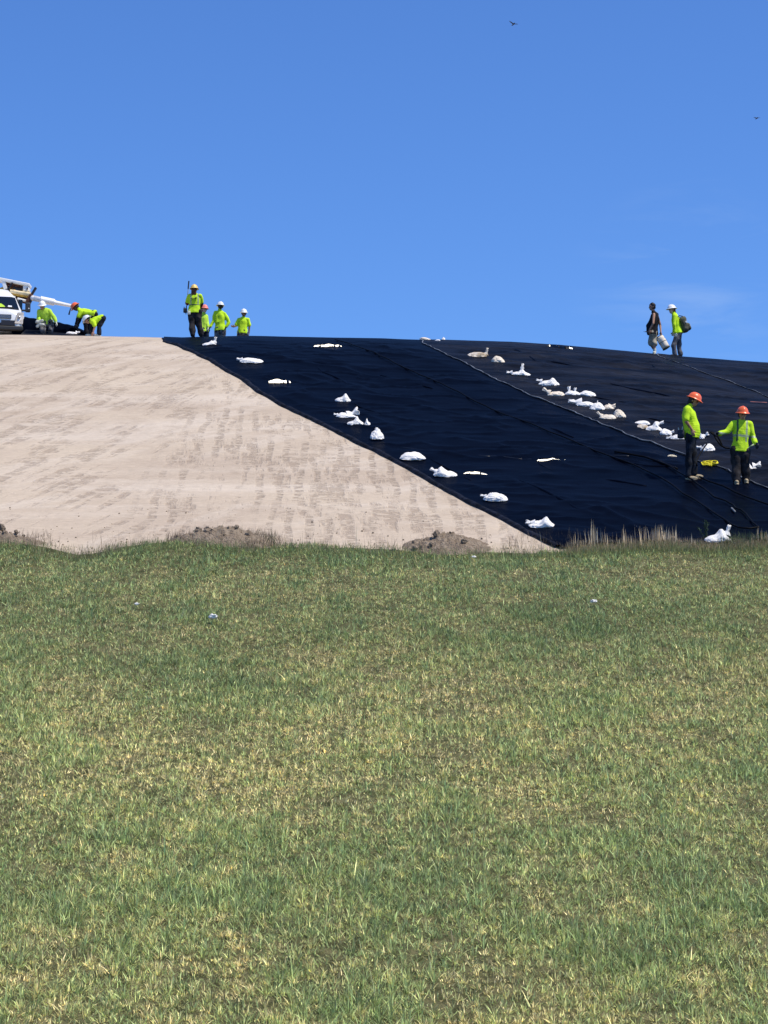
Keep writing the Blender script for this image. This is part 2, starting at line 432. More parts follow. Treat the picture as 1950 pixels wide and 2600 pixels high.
E3 = curve_of([(1672, 910), (1700, 920), (1731, 930), (1790, 954), (1840, 970), (1872, 983), (1921, 1001), (1950, 1015)])
E4 = lambda y: E3(y) + 8.5
def sheet(name, eL, eR, off, m, label, nx, seed, wr):
    ys = np.arange(40.15, 77, .09)
    s = np.linspace(0, 1, nx)
    xl = eL(ys); xr = eR(ys)
    X = xl[:, None] + (xr - xl)[:, None] * s[None]; Y = np.repeat(ys[:, None], nx, 1)
    fade = np.clip(np.minimum(s, 1 - s) * 10, 0, 1)[None] * np.clip((68 - Y) / 4, .06, 1)
    a = fbm(X * .55 + Y * .12, Y * .9, seed, 4)
    rd = 1 - np.abs(fbm(X * .35 + Y * .30, Y * .22 - X * .10, seed + 9, 3)) * 9
    rd2 = 1 - np.abs(fbm(X * .5 + Y * .1, Y * .8, seed + 21, 3)) * 10
    Z = H(X, Y) + off + fade * (wr * a + .05 * np.clip(rd, 0, 1) ** 2 + .035 * np.clip(rd2, 0, 1) ** 2 + .02)
    o = link(name, grid_mesh(name, X, Y, Z, m))
    return tag(o, label, 'liner sheet', 'black liner sheets laid side by side down the hill')
shA = sheet('liner_sheet', E1, E2, .035, M['linA'], 'smooth navy black liner sheet, the widest, next to the bare tan clay', 130, 41, .075)
shB = sheet('liner_sheet', E2, E3, .055, M['linB'], 'dustier grey black liner sheet carrying the right row of sandbags', 110, 42, .16)
shC = sheet('liner_sheet', E3, E4, .075, M['linB'], 'grey black liner sheet at the far right, beyond the second pale seam', 80, 43, .16)

def ribbon(name, e, off, r, m, parent, y0, y1, dx=0, seed=0):
    pts = []
    for y in np.arange(y0, y1, .12):
        x = float(e(y)) + dx + .06 * (float(vn(y * 1.3, 0, seed)) - .5) + .05 * (float(vn(y * 5, 3, seed)) - .5)
        pts.append(Vector((x, y, hz(x, y) + off + .02 * (float(vn(y * 4, 9, seed)) - .5))))
    rad = [max(.008, r * (.45 + .9 * float(vn(i * .35, 5, seed)))) for i in range(len(pts))]
    return link(name, tube(name, pts, lambda t: rad[min(len(rad) - 1, int(round(t * (len(rad) - 1))))], m), parent)
ribbon('seam', E2, .06, .015, M['edge'], shB, 40.3, 70.5, 0, 1)
ribbon('seam', E3, .07, .011, M['edge'], shC, 52, 70.5, 0, 2)
# loose dusty flap along the left border of the first sheet
ys = np.arange(40.2, 69.8, .09); s = np.linspace(0, 1, 9)
X = E1(ys)[:, None] + (-.05 + .14 * s)[None] + .10 * fbm(ys * 1.1, ys * 0, 61, 3)[:, None]; Y = np.repeat(ys[:, None], 9, 1)
Z = H(X, Y) + .04 + .03 * np.sin(np.pi * s)[None] + .05 * fbm(X * 3, Y * 2.2, 62, 3) - .02 * (s[None] < .1)
Z = H(X, Y) + (Z - H(X, Y)) * np.clip((70 - Y) / 5, .15, 1)
link('border_flap', grid_mesh('border_flap', X, Y, Z, M['linedge']), shA)

# folds that catch the sun: a steep lumpy face towards the viewer's side, a gentle back
def fold(x0, x1, py, hpx, parent, seed, tilt=0, y1=None):
    nf = max(3, int((x1 - x0) / 3)); n = nf * 2; fr, tp, bk = [], [], []
    for i in range(n):
        f = (i // 2 + (i % 2) * .99) / nf; px = x0 + (x1 - x0) * f
        p = hit(px, py + ((y1 if y1 is not None else py) - py) * f + 1.3 * (float(vn((i // 2) * .35, seed, 2)) - .5))
        V = (EYE - p).normalized(); nn = (SUN + V).normalized()
        p.y += (-.5 + (i % 2)) * (x1 - x0) / nf / FOC * p.y * nn.x / -nn.y; p.z = hz(p.x, p.y)
        if i % 2: p.z = fr[-1].z + .06 * upf0.z - .035
        nn = (nn + Vector((.05 * (float(vn(i // 2, seed, 4)) - .5), 0, .08 * (float(vn(i // 2, seed, 6)) - .5)))).normalized()
        upf = (Vector((0, 0, 1)) - nn * nn.z).normalized(); upf0 = upf
        env = math.sin(math.pi * f) ** .45 * (.4 + .8 * float(vn(f * (x1 - x0) / 13, seed, 7)))
        h = hpx * p.y / FOC * env
        base = p + Vector((0, -.05, .035))
        top = base + upf * (h / max(.25, upf.z) + .02)
        fr.append(base - upf * .06); tp.append(top)
        q = top + Vector((0, .35, 0)); q.z = hz(q.x, q.y) + .03; bk.append(q)
    co = fr + tp + bk; fc = []
    for i in range(n - 1):
        fc += [(i, i + 1, n + i + 1, n + i), (n + i, n + i + 1, 2 * n + i + 1, 2 * n + i)]
    return link('fold', raw_mesh('fold', co, fc, M['linfold'] if hpx > 5.5 else M['linfold2'], False), parent)
for k, a in enumerate([(797, 868, 884, 6), (680, 738, 975, 7), (1364, 1452, 1177, 8), (1172, 1238, 1212, 8)]):
    fold(*a[:4], shA, 100 + k)
for k, a in enumerate([(1386, 1458, 884, 7), (1692, 1718, 1165, 4), (1838, 1882, 1049, 4), (1908, 1975, 1097, 6)]):
    fold(*a[:4], shB, 130 + k, 0, 892 if k == 0 else None)
def crease(pts, r, parent, m, seed):
    P = densify([hit(*p) for p in pts]); n_ = len(P)
    Q = []
    for i, p in enumerate(P):
        x = p.x + .12 * (float(vn(i * .15, 1, seed)) - .5); y = p.y + .3 * (float(vn(i * .1, 4, seed)) - .5)
        Q.append(Vector((x, y, hz(x, y) + .035 + .02 * float(vn(i * .3, 2, seed)))))
    rad = [r * math.sin(math.pi * min(1, max(.02, i / n_))) ** .5 * (.6 + .6 * float(vn(i * .22, 6, seed))) + .004 for i in range(n_)]
    link('crease', tube('crease', Q, lambda t: rad[min(n_ - 1, int(round(t * (n_ - 1))))], m, 10), parent)
for i, (pts, r) in enumerate([([(1310, 1218), (1400, 1262), (1530, 1335)], .05), ([(800, 935), (850, 965), (905, 1005)], .045), ([(1393, 1092), (1455, 1118)], .045), ([(1520, 1225), (1640, 1242)], .04), ([(830, 1000), (900, 1030), (990, 1068)], .035), ([(700, 890), (800, 925), (870, 940)], .03), ([(1545, 1168), (1640, 1192), (1730, 1195)], .045), ([(1090, 1170), (1200, 1230)], .03), ([(960, 960), (1100, 990)], .025), ([(1340, 1170), (1480, 1240)], .025)]):
    crease(pts, r, shA, M['linA'], 200 + i)
for i, (pts, r) in enumerate([([(1376, 919), (1444, 934), (1540, 949)], .05), ([(1450, 962), (1572, 988), (1700, 1013), (1760, 1020)], .06), ([(1767, 1048), (1809, 1055), (1880, 1068), (1960, 1080)], .05), ([(1270, 880), (1330, 905), (1370, 930)], .04), ([(1560, 900), (1640, 925), (1690, 955)], .05), ([(1600, 1060), (1700, 1080)], .03), ([(1780, 990), (1860, 1010)], .03), ([(1480, 1010), (1600, 1030)], .03)]):
    crease(pts, r, shB, M['linA'], 230 + i)  # darker liner colour here paints in the shaded side of each fold
for i, pts in enumerate([[(1015, 1141), (1090, 1150)], [(1060, 1158), (1125, 1163)], [(1178, 1160), (1245, 1164)], [(1235, 1160), (1330, 1167)], [(1330, 1168), (1370, 1168)], [(1545, 1164), (1600, 1167)], [(1500, 1228), (1560, 1232)]]):
    crease(pts, .016, shA, M['linfold2'], 260 + i)
tag(link('paint_mark', grid_mesh('paint_mark', *(lambda P: (P[0], P[1], H(P[0], P[1]) + .135))(np.meshgrid(np.linspace(hit(1905, 1033).x, hit(1945, 1033).x, 14), np.linspace(hit(1920, 1034).y - .06, hit(1920, 1034).y + .06, 4))), M['redp'])), 'thin rusty red paint line on the liner by the right frame edge', 'paint mark')

# ------------------------------------------------------------------ cables
def cable(pts, r, m, label, lift=.10, name='cable', cat='cable', wig=.05):
    P = densify([hit(*p) for p in pts])
    Q = []
    for i, p in enumerate(P):
        x = p.x + wig * (float(vn(i * .18, 1, 71)) - .5); y = p.y + wig * 3 * (float(vn(i * .13, 4, 71)) - .5)
        Q.append(Vector((x, y, hz(x, y) + lift)))
    o = link(name, tube(name, Q, r, m, 6)); return tag(o, label, cat)
cable([(850, 870), (907, 888), (947, 903), (1000, 930), (1060, 958), (1140, 992), (1180, 1014), (1241, 1046), (1292, 1066), (1356, 1090), (1396, 1107), (1444, 1124), (1511, 1154), (1562, 1174), (1623, 1198), (1682, 1226), (1738, 1266), (1814, 1316), (1842, 1335), (1858, 1347), (1878, 1355), (1905, 1357), (1927, 1354), (1912, 1342), (1894, 1318), (1882, 1308), (1866, 1303), (1860, 1295), (1838, 1283), (1812, 1274), (1790, 1252), (1758, 1232), (1735, 1218), (1706, 1200), (1672, 1180)],
      .017, M['cable'], 'long black cable running down the liner and looping back near the bottom sandbag', .1)
cable([(1775, 1222), (1800, 1234), (1835, 1246), (1864, 1262), (1900, 1276), (1960, 1297)], .018, M['cable'], 'short black cable on the liner below the two workers, leaving the frame')
cable([(1560, 1158), (1600, 1164), (1640, 1172), (1680, 1188), (1722, 1204)], .024, M['cable'], 'dark hose trailing left from the boots of the worker in black jeans', name='strand', cat='strand')  # thin dark tube following the dark line left of the boots
cable([(1856, 1303), (1866, 1312)], .02, M['edge'], 'pale tape joint on the looped cable', name='tape_joint', cat='tape')

# ------------------------------------------------------------------ sandbags
def make_bag(px, py, wpx, hpx, style, m, label, seed, neck=None, yaw=0):
    g = hit(px, py + hpx * .35); k = g.y / FOC
    Lh = wpx * k / 2 * 1.14; Wd = min(.26, max(.15, Lh * .62)); Ht = hpx * k * .78
    root = empty('sandbag', g, label, 'sandbag', 'white sandbags holding down the liner')
    e = .3
    nrm = Vector((-(hz(g.x + e, g.y) - hz(g.x - e, g.y)) / (2 * e), -(hz(g.x, g.y + e) - hz(g.x, g.y - e)) / (2 * e), 1)).normalized()
    ax = Vector((math.cos(yaw), math.sin(yaw), 0)); ax = (ax - nrm * ax.dot(nrm)).normalized(); ay = nrm.cross(ax)
    bm = bmesh.new(); bmesh.ops.create_icosphere(bm, subdivisions=5, radius=1)
    so_ = Vector((seed * 3.7, seed * 1.3, seed * .7))
    for v in bm.verts:
        x, y, z = v.co
        tx = math.copysign(abs(x) ** .72, x); ty = math.copysign(abs(y) ** .85, y)
        up_ = max(0, z) ** .5; rim = (1 - abs(tx) ** 2.6 * .55) * (1 - abs(ty) ** 3 * .2)
        zz = (.18 + .82 * up_) * rim if z > 0 else .18 * (1 + z)
        sg = 1 if seed % 2 else -1
        if style == 'flat': zz *= .85 + .2 * sg * tx
        elif style == 'hump': zz *= 1.0 + .12 * sg * tx
        elif style == 'peak': zz *= .6 + .65 * math.exp(-((tx - .2 * sg) / .25) ** 2)
        elif style == 'tallR': zz *= .62 + .6 * math.exp(-((tx - .4) / .32) ** 2)
        elif style == 'tallL': zz *= .62 + .6 * math.exp(-((tx + .4) / .32) ** 2)
        elif style == 'pear': k_ = 1 - .5 * max(0, z) ** 1.6; tx *= k_; ty *= k_; zz = (.15 + .85 * max(0, z) ** .8) * 1.2
        q = Vector((tx, ty * .8, z)) * 1.35 + so_
        dv, _p = mnoise.voronoi(q * 1.3, distance_metric='DISTANCE')
        cre = math.exp(-(dv[1] - dv[0]) / .10)
        dv2, _p = mnoise.voronoi(q * 3.1, distance_metric='DISTANCE')
        cre2 = math.exp(-(dv2[1] - dv2[0]) / .12)
        s = 1.10 - .20 * cre - .05 * cre2 + .22 * mnoise.noise(q * .9)
        sag = .10 * mnoise.noise(q * .7 + Vector((5, 5, 5)))
        P = ax * ((tx + sag * .6) * Lh * (.96 + .10 * mnoise.noise(Vector((ty * 1.5, z, seed))))) + ay * (ty * Wd * (s + .1)) + Vector((0, 0, 1)) * (zz * Ht * s * 1.05) - nrm * .01
        v.co = P + nrm * .062
    bm_obj('sack', bm, m, root, None, True)
    if neck:
        for (u, vh, dx, dz, ln, fl) in neck:   # start along the bag, height, direction, length, flare
            p0 = ax * (u * Lh) + Vector((0, 0, vh * Ht + .085)); d = (ax * dx + Vector((0, 0, 1)) * dz + ay * -.15).normalized()
            s1 = d.orthogonal().normalized(); s2 = d.cross(s1); ll = ln * k * .85
            co = []; seg = 18; prof = [(-.45, .12), (-.1, .085), (.14, .05), (.28, .042), (.5, .05), (.75, .056 * fl), (1, .062 * fl), (1.0, .045 * fl), (.5, .01)]
            sc_ = min(1.3, ll / .16)
            for (t, r) in prof:
                for j in range(seg):
                    an = 2 * math.pi * j / seg
                    rr = r * sc_ * (1 + .35 * math.sin(an * 4 + seed) * (t > .3) + .25 * mnoise.noise(Vector((an, t * 3, seed))))
                    co.append(p0 + d * (t * ll * (1 + .12 * math.sin(an * 3 + seed) * (t > .6))) + s1 * math.cos(an) * rr + s2 * math.sin(an) * rr * .6)
            fc = [(i * seg + j, i * seg + (j + 1) % seg, (i + 1) * seg + (j + 1) % seg, (i + 1) * seg + j) for i in range(len(prof) - 1) for j in range(seg)]
            nk = link('tied_neck', raw_mesh('tied_neck', co, fc, m), root)
            c = p0 + d * (.24 * ll)
            link('tie', tube('tie', [c + s1 * math.cos(a * math.pi / 5) * .035 * sc_ + s2 * math.sin(a * math.pi / 5) * .024 * sc_ for a in range(10)], .008, M['tie'], 5, True), nk)
    return root
bw, bc, bt = M['bagw'], M['bagc'], M['bagt']
BAGS = [
 (531, 877, 34, 13, 'tallR', bw, 'duck-shaped white sandbag with raised neck just below the crest workers', [(.75, .8, .2, 1, 12, .8)], .1),
 (638, 920, 56, 13, 'flat', bw, 'long flat white sandbag below the crest, second down the left row', [(-.85, .4, -1, .1, 12, .9)], 0),
 (870, 1018, 37, 21, 'tallR', bw, 'rounded white sandbag, top one of the small cluster beside the tan clay', None, .1),
 (879, 1060, 48, 13, 'flat', bw, 'white sandbag with its fan-shaped neck pointing up and right', [(.45, .4, 1, .45, 24, 1.4), (-.9, .3, -1, .2, 9, 1)], .15),
 (902, 1078, 43, 20, 'peak', bw, 'white sandbag with two pointed peaks, beside the smallest sandbag', None, 0),
 (933, 1080, 17, 15, 'peak', bw, 'smallest white sandbag, hardly a handful, right of the peaked one', None, 0),
 (957, 1113, 32, 26, 'pear', bw, 'pear-shaped white sandbag with short tied tip above the row of wide ones', [(-.1, .85, -.1, 1, 11, .7)], .2),
 (1048, 1166, 60, 18, 'hump', bw, 'wide low white sandbag, first below the pear-shaped one', None, 0),
 (1130, 1208, 57, 22, 'tallL', bw, 'white sandbag with a dark hollow at its upper left, above a glinting fold', [(-.8, .5, -1, .5, 14, 1.1)], -.15),
 (1259, 1270, 57, 22, 'hump', bw, 'plump white sandbag, lowest but one of the left row', [(-.9, .4, -1, .2, 12, .8)], -.2),
 (1375, 1336, 60, 25, 'tallR', bw, 'white sandbag with folded-over flap at the foot of the left row', [(-.7, .3, -1, .15, 18, 1.2)], -.1),
 (1079, 864, 27, 9, 'flat', bc, 'cream block-like sandbag lying on the crest by the seam', None, 0),
 (1111, 868, 13, 5, 'flat', bw, 'sliver of white sandbag showing over the crest', None, 0),
 (1126, 865, 8, 7, 'pear', bw, 'tiny round white sandbag tip sticking up at the crest', None, 0),
 (1211, 905, 47, 14, 'flat', bt, 'long tan and white sandbag with thin upright neck at its right end', [(.9, .7, .25, 1, 14, .6)], .05),
 (1264, 919, 31, 19, 'hump', bc, 'short roundish cream sandbag, second down the right row', None, 0),
 (1322, 952, 46, 13, 'peak', bw, 'white sandbag with one tall cone-shaped peak and a knob at left', [(.1, .6, .15, 1, 22, .5), (-1.0, .2, -1, 0, 12, 1)], 0),
 (1394, 977, 49, 20, 'tallR', bw, 'pinkish white wedge-shaped sandbag with its thin end to the left', [(-.8, .5, -1, .2, 12, .9)], -.1),
 (1412, 1005, 42, 15, 'flat', bc, 'cream sandbag shaped like a bone, its knobbed neck at upper left', [(-.9, .6, -1, .6, 16, 1.1)], 0),
 (1456, 1004, 42, 15, 'flat', bw, 'crumpled white sandbag with two upright tufts', [(-.45, .6, -.1, 1, 14, 1), (.15, .6, .1, 1, 11, 1)], 0),
 (1490, 1006, 42, 15, 'hump', bw, 'smooth arched white sandbag joined to the tufted one', None, -.1),
 (1487, 1031, 48, 15, 'flat', bw, 'flat white sandbag with long tail trailing left', [(-.75, .5, -1, .12, 26, .6)], -.1),
 (1517, 1039, 36, 19, 'hump', bw, 'very crumpled white sandbag with short spike on top', [(0, .8, .05, 1, 9, .4)], 0),
 (1546, 1039, 25, 13, 'flat', bc, 'small cream sandbag end, flared like a fan to the right', [(.3, .4, 1, .1, 14, 1.3)], 0),
 (1543, 1064, 40, 13, 'flat', bc, 'cream curved sandbag turned up at its left end', [(-.8, .5, -1, .9, 13, .9)], -.1),
 (1573, 1057, 29, 24, 'hump', bc, 'big blocky cream sandbag at the lower end of the middle cluster', None, 0),
 (1631, 1079, 36, 11, 'flat', bw, 'flat white sandbag lying along the top of a tan one', None, 0),
 (1632, 1090, 30, 13, 'hump', bt, 'tan sandbag half covered by a flat white one', None, 0),
 (1660, 1091, 40, 24, 'peak', bw, 'tall white sandbag with knob at its upper right, striped by folds', [(.6, .85, 1, .35, 14, .9)], 0),
 (1691, 1105, 30, 18, 'hump', bw, 'white sandbag with ragged right corner, left of the worker in black jeans', [(.7, .4, 1, .3, 10, 1.2)], -.2),
 (1722, 1118, 40, 16, 'hump', bw, 'white sandbag with faint print right behind the legs of the worker in black jeans', [(-.9, .2, -1, -.1, 12, .8)], -.1),
 (1785, 1119, 27, 20, 'tallL', bw, 'upright white triangular sandbag just right of the worker in black jeans', [(.3, .7, .8, .5, 12, 1.6)], 0),
 (1797, 1145, 37, 20, 'hump', bw, 'smooth oval white sandbag above the yellow coil', [(-.95, .4, -1, .1, 10, 1)], -.1),
 (1908, 1196, 34, 18, 'tallL', bw, 'white kite-shaped sandbag behind the legs of the worker with the harness', [(.5, .75, 1, .2, 16, 1.5)], 0),
 (1822, 1372, 60, 27, 'tallR', bw, 'large white sandbag in the weeds at the foot of the liner, neck standing up', [(.75, .85, .3, 1, 20, .8), (.5, .8, -1, .6, 14, .35)], .1),
 (182, 846, 27, 9, 'flat', bw, 'white sandbag on the crest between the bending workers', [(.9, .4, 1, 0, 8, .9)], 0),
]
for i, b in enumerate(BAGS):
    make_bag(*b[:7], i + 3, b[7], b[8])
# ------------------------------------------------------------------ people
UP = Vector((0, 0, 1))
def hand_bm(bm, wr, d, side, nrm, curl=.6, s=1.0, grow=0):
    """palm, four bent fingers and a thumb; d = direction of the hand, nrm = back of the hand"""
    d = d.normalized(); side = (side - d * side.dot(d)).normalized(); nrm = d.cross(side).normalized() if nrm is None else nrm
    nrm = (nrm - d * nrm.dot(d)); nrm = nrm.normalized() if nrm.length > 1e-3 else d.cross(side)
    side = d.cross(nrm).normalized()
    ell(bm, wr + d * .05 * s, side * (.042 + grow) * s, nrm * (.017 + grow) * s, d * (.052 + grow) * s, 2)
    for j, (o, ln) in enumerate(((-.03, .066), (-.01, .078), (.011, .072), (.03, .056))):
        a = wr + d * .09 * s + side * o * s; c = curl * (1 + .12 * j)
        d1 = (d * math.cos(c * .6) - nrm * math.sin(c * .6)); b = a + d1 * ln * .5 * s
        d2 = (d * math.cos(c * 1.6) - nrm * math.sin(c * 1.6)); e = b + d2 * ln * .5 * s
        cap(bm, a, b, (.0095 + grow) * s, (.009 + grow) * s, 8); cap(bm, b, e, (.009 + grow) * s, (.0075 + grow) * s, 8)
    a = wr + d * .025 * s - side * .035 * s; b = a + (d * .7 - side * .6 - nrm * .3).normalized() * .04 * s
    e = b + (d * .95 - side * .1 - nrm * .45).normalized() * .03 * s
    cap(bm, a, b, (.013 + grow) * s, (.011 + grow) * s, 8); cap(bm, b, e, (.011 + grow) * s, (.009 + grow) * s, 8)

def hat(root, C, hu, hf, m, brim=1.25, front=1.28, rx=.118, ry=.142, hh=.118):
    hu = hu.normalized(); hf = (hf - hu * hf.dot(hu)).normalized(); hr = hf.cross(hu)
    prof = [(0, hh), (.3, hh * .97), (.55, hh * .86), (.78, hh * .64), (.93, hh * .34), (1, .01), (1.02, -.004), (brim, -.016), (brim + .02, -.024), (brim - .02, -.024), (1.0, -.014), (.96, .005), (.6, hh * .7), (0, hh * .9)]
    seg = 36; co = []; base = C + hu * .056
    for (r, z) in prof:
        for j in range(seg):
            an = 2 * math.pi * j / seg; x = math.sin(an); y = math.cos(an)
            rr = r
            if r > 1.03: rr = 1.05 + (r - 1.05) * (1 + (front - 1) * 2.2 * max(0, y) ** 3)
            rid = .010 * math.exp(-(x * r / .22) ** 2) * (z > .02) * (1 if r < .95 else 0)
            co.append(base + hr * (x * rr * rx) + hf * (y * rr * ry) + hu * (z + rid - (.012 * max(0, y) if r > 1.03 else 0)))
    fc = [(i * seg + j, i * seg + (j + 1) % seg, (i + 1) * seg + (j + 1) % seg, (i + 1) * seg + j) for i in range(len(prof) - 1) for j in range(seg)]
    return link('hard_hat', raw_mesh('hard_hat', co, fc, m), root)

def person(label, cv, D, J, face, shirt='lime', pants='grey', skin='skin', hatm='white', sleeves='long', boots='bootd', hair=None, hairlen=0,
           toe=(0, -1), shorts=False, gloves=None, belly=0, hatdir=None, hatup=None, curl=.6, wide=1, tapes=None, hand_d={}, ground=True, leg=1, S=1, hide=()):
    ox, oy, s = cv
    P = {k: W(ox + v[0] / s, oy + v[1] / s, D + (v[2] if len(v) > 2 else 0)) for k, v in J.items()}
    gmid = (P['al'] + P['ar']) / 2
    base = Vector((gmid.x, gmid.y, hz(gmid.x, gmid.y) + .04))
    for k in ('al', 'ar'):
        if ground: P[k].z = hz(P[k].x, P[k].y) + .05 + .10
    root = empty('person', base, label, 'person')
    P = {k: v - base for k, v in P.items()}
    face = Vector(face).normalized(); sk = M[skin]; sh = M[shirt]; pm = M[pants]
    neck, pel = P['neck'], P['pel']; sl_, sr_ = P['sl'], P['sr']
    up = (neck - pel).normalized(); wv = (sr_ - sl_); half = wv.length / 2; wv = (wv - up * wv.dot(up)).normalized()
    fw = up.cross(wv)
    if fw.dot(face) < -.05: fw = -fw
    chest = (sl_ + sr_) / 2
    hl = P.get('hl', pel - wv * .09 * wide - up * .04); hr = P.get('hr', pel + wv * .09 * wide - up * .04)
    def torso(bm, g, t1=1.0):
        cap(bm, sl_ + wv * .045, sr_ - wv * .045, .062 + g, .062 + g)
        for i in range(13):
            t = i / 12 * t1
            a = np.interp(t, [0, .2, .45, .7, 1, 1.2], [.155, .172, .16, .15, .178, .19]) * wide
            b = np.interp(t, [0, .2, .45, .7, 1, 1.2], [.085, .118, .112, .11, .132, .142]) * (.6 + .4 * wide)
            bl = belly * np.interp(t, [0, .3, .65, .9, 1.1], [0, .3, 1, .7, .2])
            c = chest.lerp(pel, t) - up * (.02 * (1 - t)) + fw * bl * .55
            ell(bm, c, wv * (a + g), fw * (b + bl * .6 + g), up * .125, 2)
        cap(bm, chest, neck + up * .0, .085 + g * .5, .055 + g * .3)
    # body: one continuous surface
    bm = bmesh.new(); torso(bm, -.012, .95)
    hd = P['head']; hf = Vector(hatdir).normalized() if hatdir else face
    hu = Vector(hatup).normalized() if hatup else (hd - neck).normalized() * .5 + UP * .5
    ff = (face - hu * face.dot(hu)).normalized(); rt = ff.cross(hu).normalized()
    cap(bm, neck - up * .03, hd - hu * .05 - ff * .015, .055, .052)
    ell(bm, hd + hu * .015, rt * .076, ff * .095, hu * .105)
    ell(bm, hd - hu * .06 + ff * .028, rt * .055, ff * .06, hu * .062)
    cap(bm, hd + hu * .012 + ff * .088, hd - hu * .028 + ff * .106, .008, .014, 8)
    cap(bm, hd - hu * .058 + ff * .088 - rt * .018, hd - hu * .058 + ff * .088 + rt * .018, .008, .008, 8)
    for q in (-1, 1):
        ell(bm, hd + rt * q * .078 - ff * .008 - hu * .01, rt * .012, ff * .02, hu * .032, 2)
        cap(bm, hd + rt * q * .045 + ff * .078 + hu * .022, hd + rt * q * .015 + ff * .09 + hu * .024, .008, .008, 8)
    for a, b, c, q in (('sl', 'el', 'wl', -1), ('sr', 'er', 'wr', 1)):
        cap(bm, P[a], P[b], .05, .038); cap(bm, P[b], P[c], .038, .026)
        hdv = Vector(hand_d.get(c, P[c] - P[b])).normalized()
        hand_bm(bm, P[c], hdv, face, wv * q, curl, S)
    toev = Vector((toe[0], toe[1], 0)).normalized()
    for h, k, a in ((hl, 'kl', 'al'), (hr, 'kr', 'ar')):
        cap(bm, h, P[k], .078, .052); cap(bm, P[k], P[a], .052, .036)
        cap(bm, P[a] - UP * .05, P[a] + toev * .12 - UP * .07, .034, .028)
    eyes = [hd + rt * q * .031 + ff * .086 + hu * .004 for q in (-1, 1)]
    blob('body', bm, sk, .0105, root, it=3, mats=[M['eye']], sel=lambda c: 1 if min((c - e).length for e in eyes) < .013 else 0)
    # clothes
    bm = bmesh.new(); torso(bm, .012, 1.1)
    if sleeves != 'none':
        for a, b, c in (('sl', 'el', 'wl'), ('sr', 'er', 'wr')):
            if sleeves == 'long':
                cap(bm, P[a], P[b], .068, .058); cap(bm, P[b], P[b].lerp(P[c], .93), .058, .042)
            else:
                cap(bm, P[a], P[a].lerp(P[b], .8), .07, .066)
    kw = {}; hem = (pel - up * .075).dot(up)
    if tapes:
        loc = lambda c: ((c - chest).dot(wv), (c - chest).dot(fw), (c - chest).dot(up) / (chest - pel).length)
        kw = dict(mats=[M['reflect'], M['dktape']], sel=lambda c: tapes(*loc(c)))
    blob('shirt' if sleeves != 'vest' else 'vest', bm, sh, .0125, root, it=3, disp=.034, dfreq=6.5, **kw)
    for c_ in COL.objects:
        if c_.parent is root and (c_.name.startswith('shirt') or c_.name.startswith('vest')):
            for v in c_.data.vertices:
                h_ = v.co.dot(up)
                if h_ < hem and (v.co - pel).length < .32: v.co += up * (hem - h_)
    bm = bmesh.new()
    ell(bm, pel - up * .0, wv * .168 * wide, fw * .125, up * .12); 
    ell(bm, (hl + hr) / 2 - UP * .02, wv * .16 * wide, fw * .125, UP * .12)
    for h, k, a in ((hl, 'kl', 'al'), (hr, 'kr', 'ar')):
        if shorts:
            cap(bm, h, h.lerp(P[k], .86), .10, .095)
        else:
            cap(bm, h, P[k], .098 * leg, .074 * leg); cap(bm, P[k], P[a] - UP * .03, .074 * leg, .068 * leg)
    if not (shorts and 'x' in hide): blob('shorts' if shorts else 'trousers', bm, pm, .0135, root, it=2, disp=.042, dfreq=7)
    for a in ('al', 'ar'):
        bm = bmesh.new()
        q = P[a]
        cap(bm, q + UP * .04, q - UP * .06, .052, .046)
        ell(bm, q + toev * .07 - UP * .085, toev.cross(UP) * .05, toev * .135, UP * .052)
        ell(bm, q + toev * .06 - UP * .135, toev.cross(UP) * .054, toev * .15, UP * .022)
        blob('boot', bm, M[boots], .012, root, it=1)
    if gloves:
        for b, c, q in (('el', 'wl', -1), ('er', 'wr', 1)):
            bm = bmesh.new(); hand_bm(bm, P[c], Vector(hand_d.get(c, P[c] - P[b])), face, wv * q, curl, S * 1.05, .006)
            cap(bm, P[c] + (P[b] - P[c]).normalized() * .05, P[c], .037, .036)
            blob('glove', bm, M[gloves], .009, root, it=1)
    if hair:
        bm = bmesh.new(); bk = -ff
        ell(bm, hd + hu * .025 + bk * .014, rt * .09, ff * .104, hu * .118)
        if hairlen > .01:
            for q in (-1, 0, 1):
                cap(bm, hd + bk * .06 + rt * q * .04, hd + bk * (.075 if hairlen < .25 else .09) + rt * q * .05 - hu * hairlen, .045, .03)
        # keep the face free
        blob('hair', bm, M[hair], .012, root, it=2, disp=.014, dfreq=18)
        # face cut-out: shift hair away from the face side
        o = root.children[-1] if root.children else None
        for c in COL.objects:
            if c.parent is root and c.name.startswith('hair'):
                for v in c.data.vertices:
                    dlt = v.co - hd
                    if dlt.dot(ff) > .02 and dlt.dot(hu) < .035: v.co -= ff * (dlt.dot(ff) - .01) * .9
    if hatm:
        hat(root, hd, hu, hf, M[hatm])
    return root, P, base

c1 = (0, 680, 5.027); c2 = (440, 690, 6.9125); c3 = (1560, 740, 6.381); c4 = (1650, 970, 5.53)
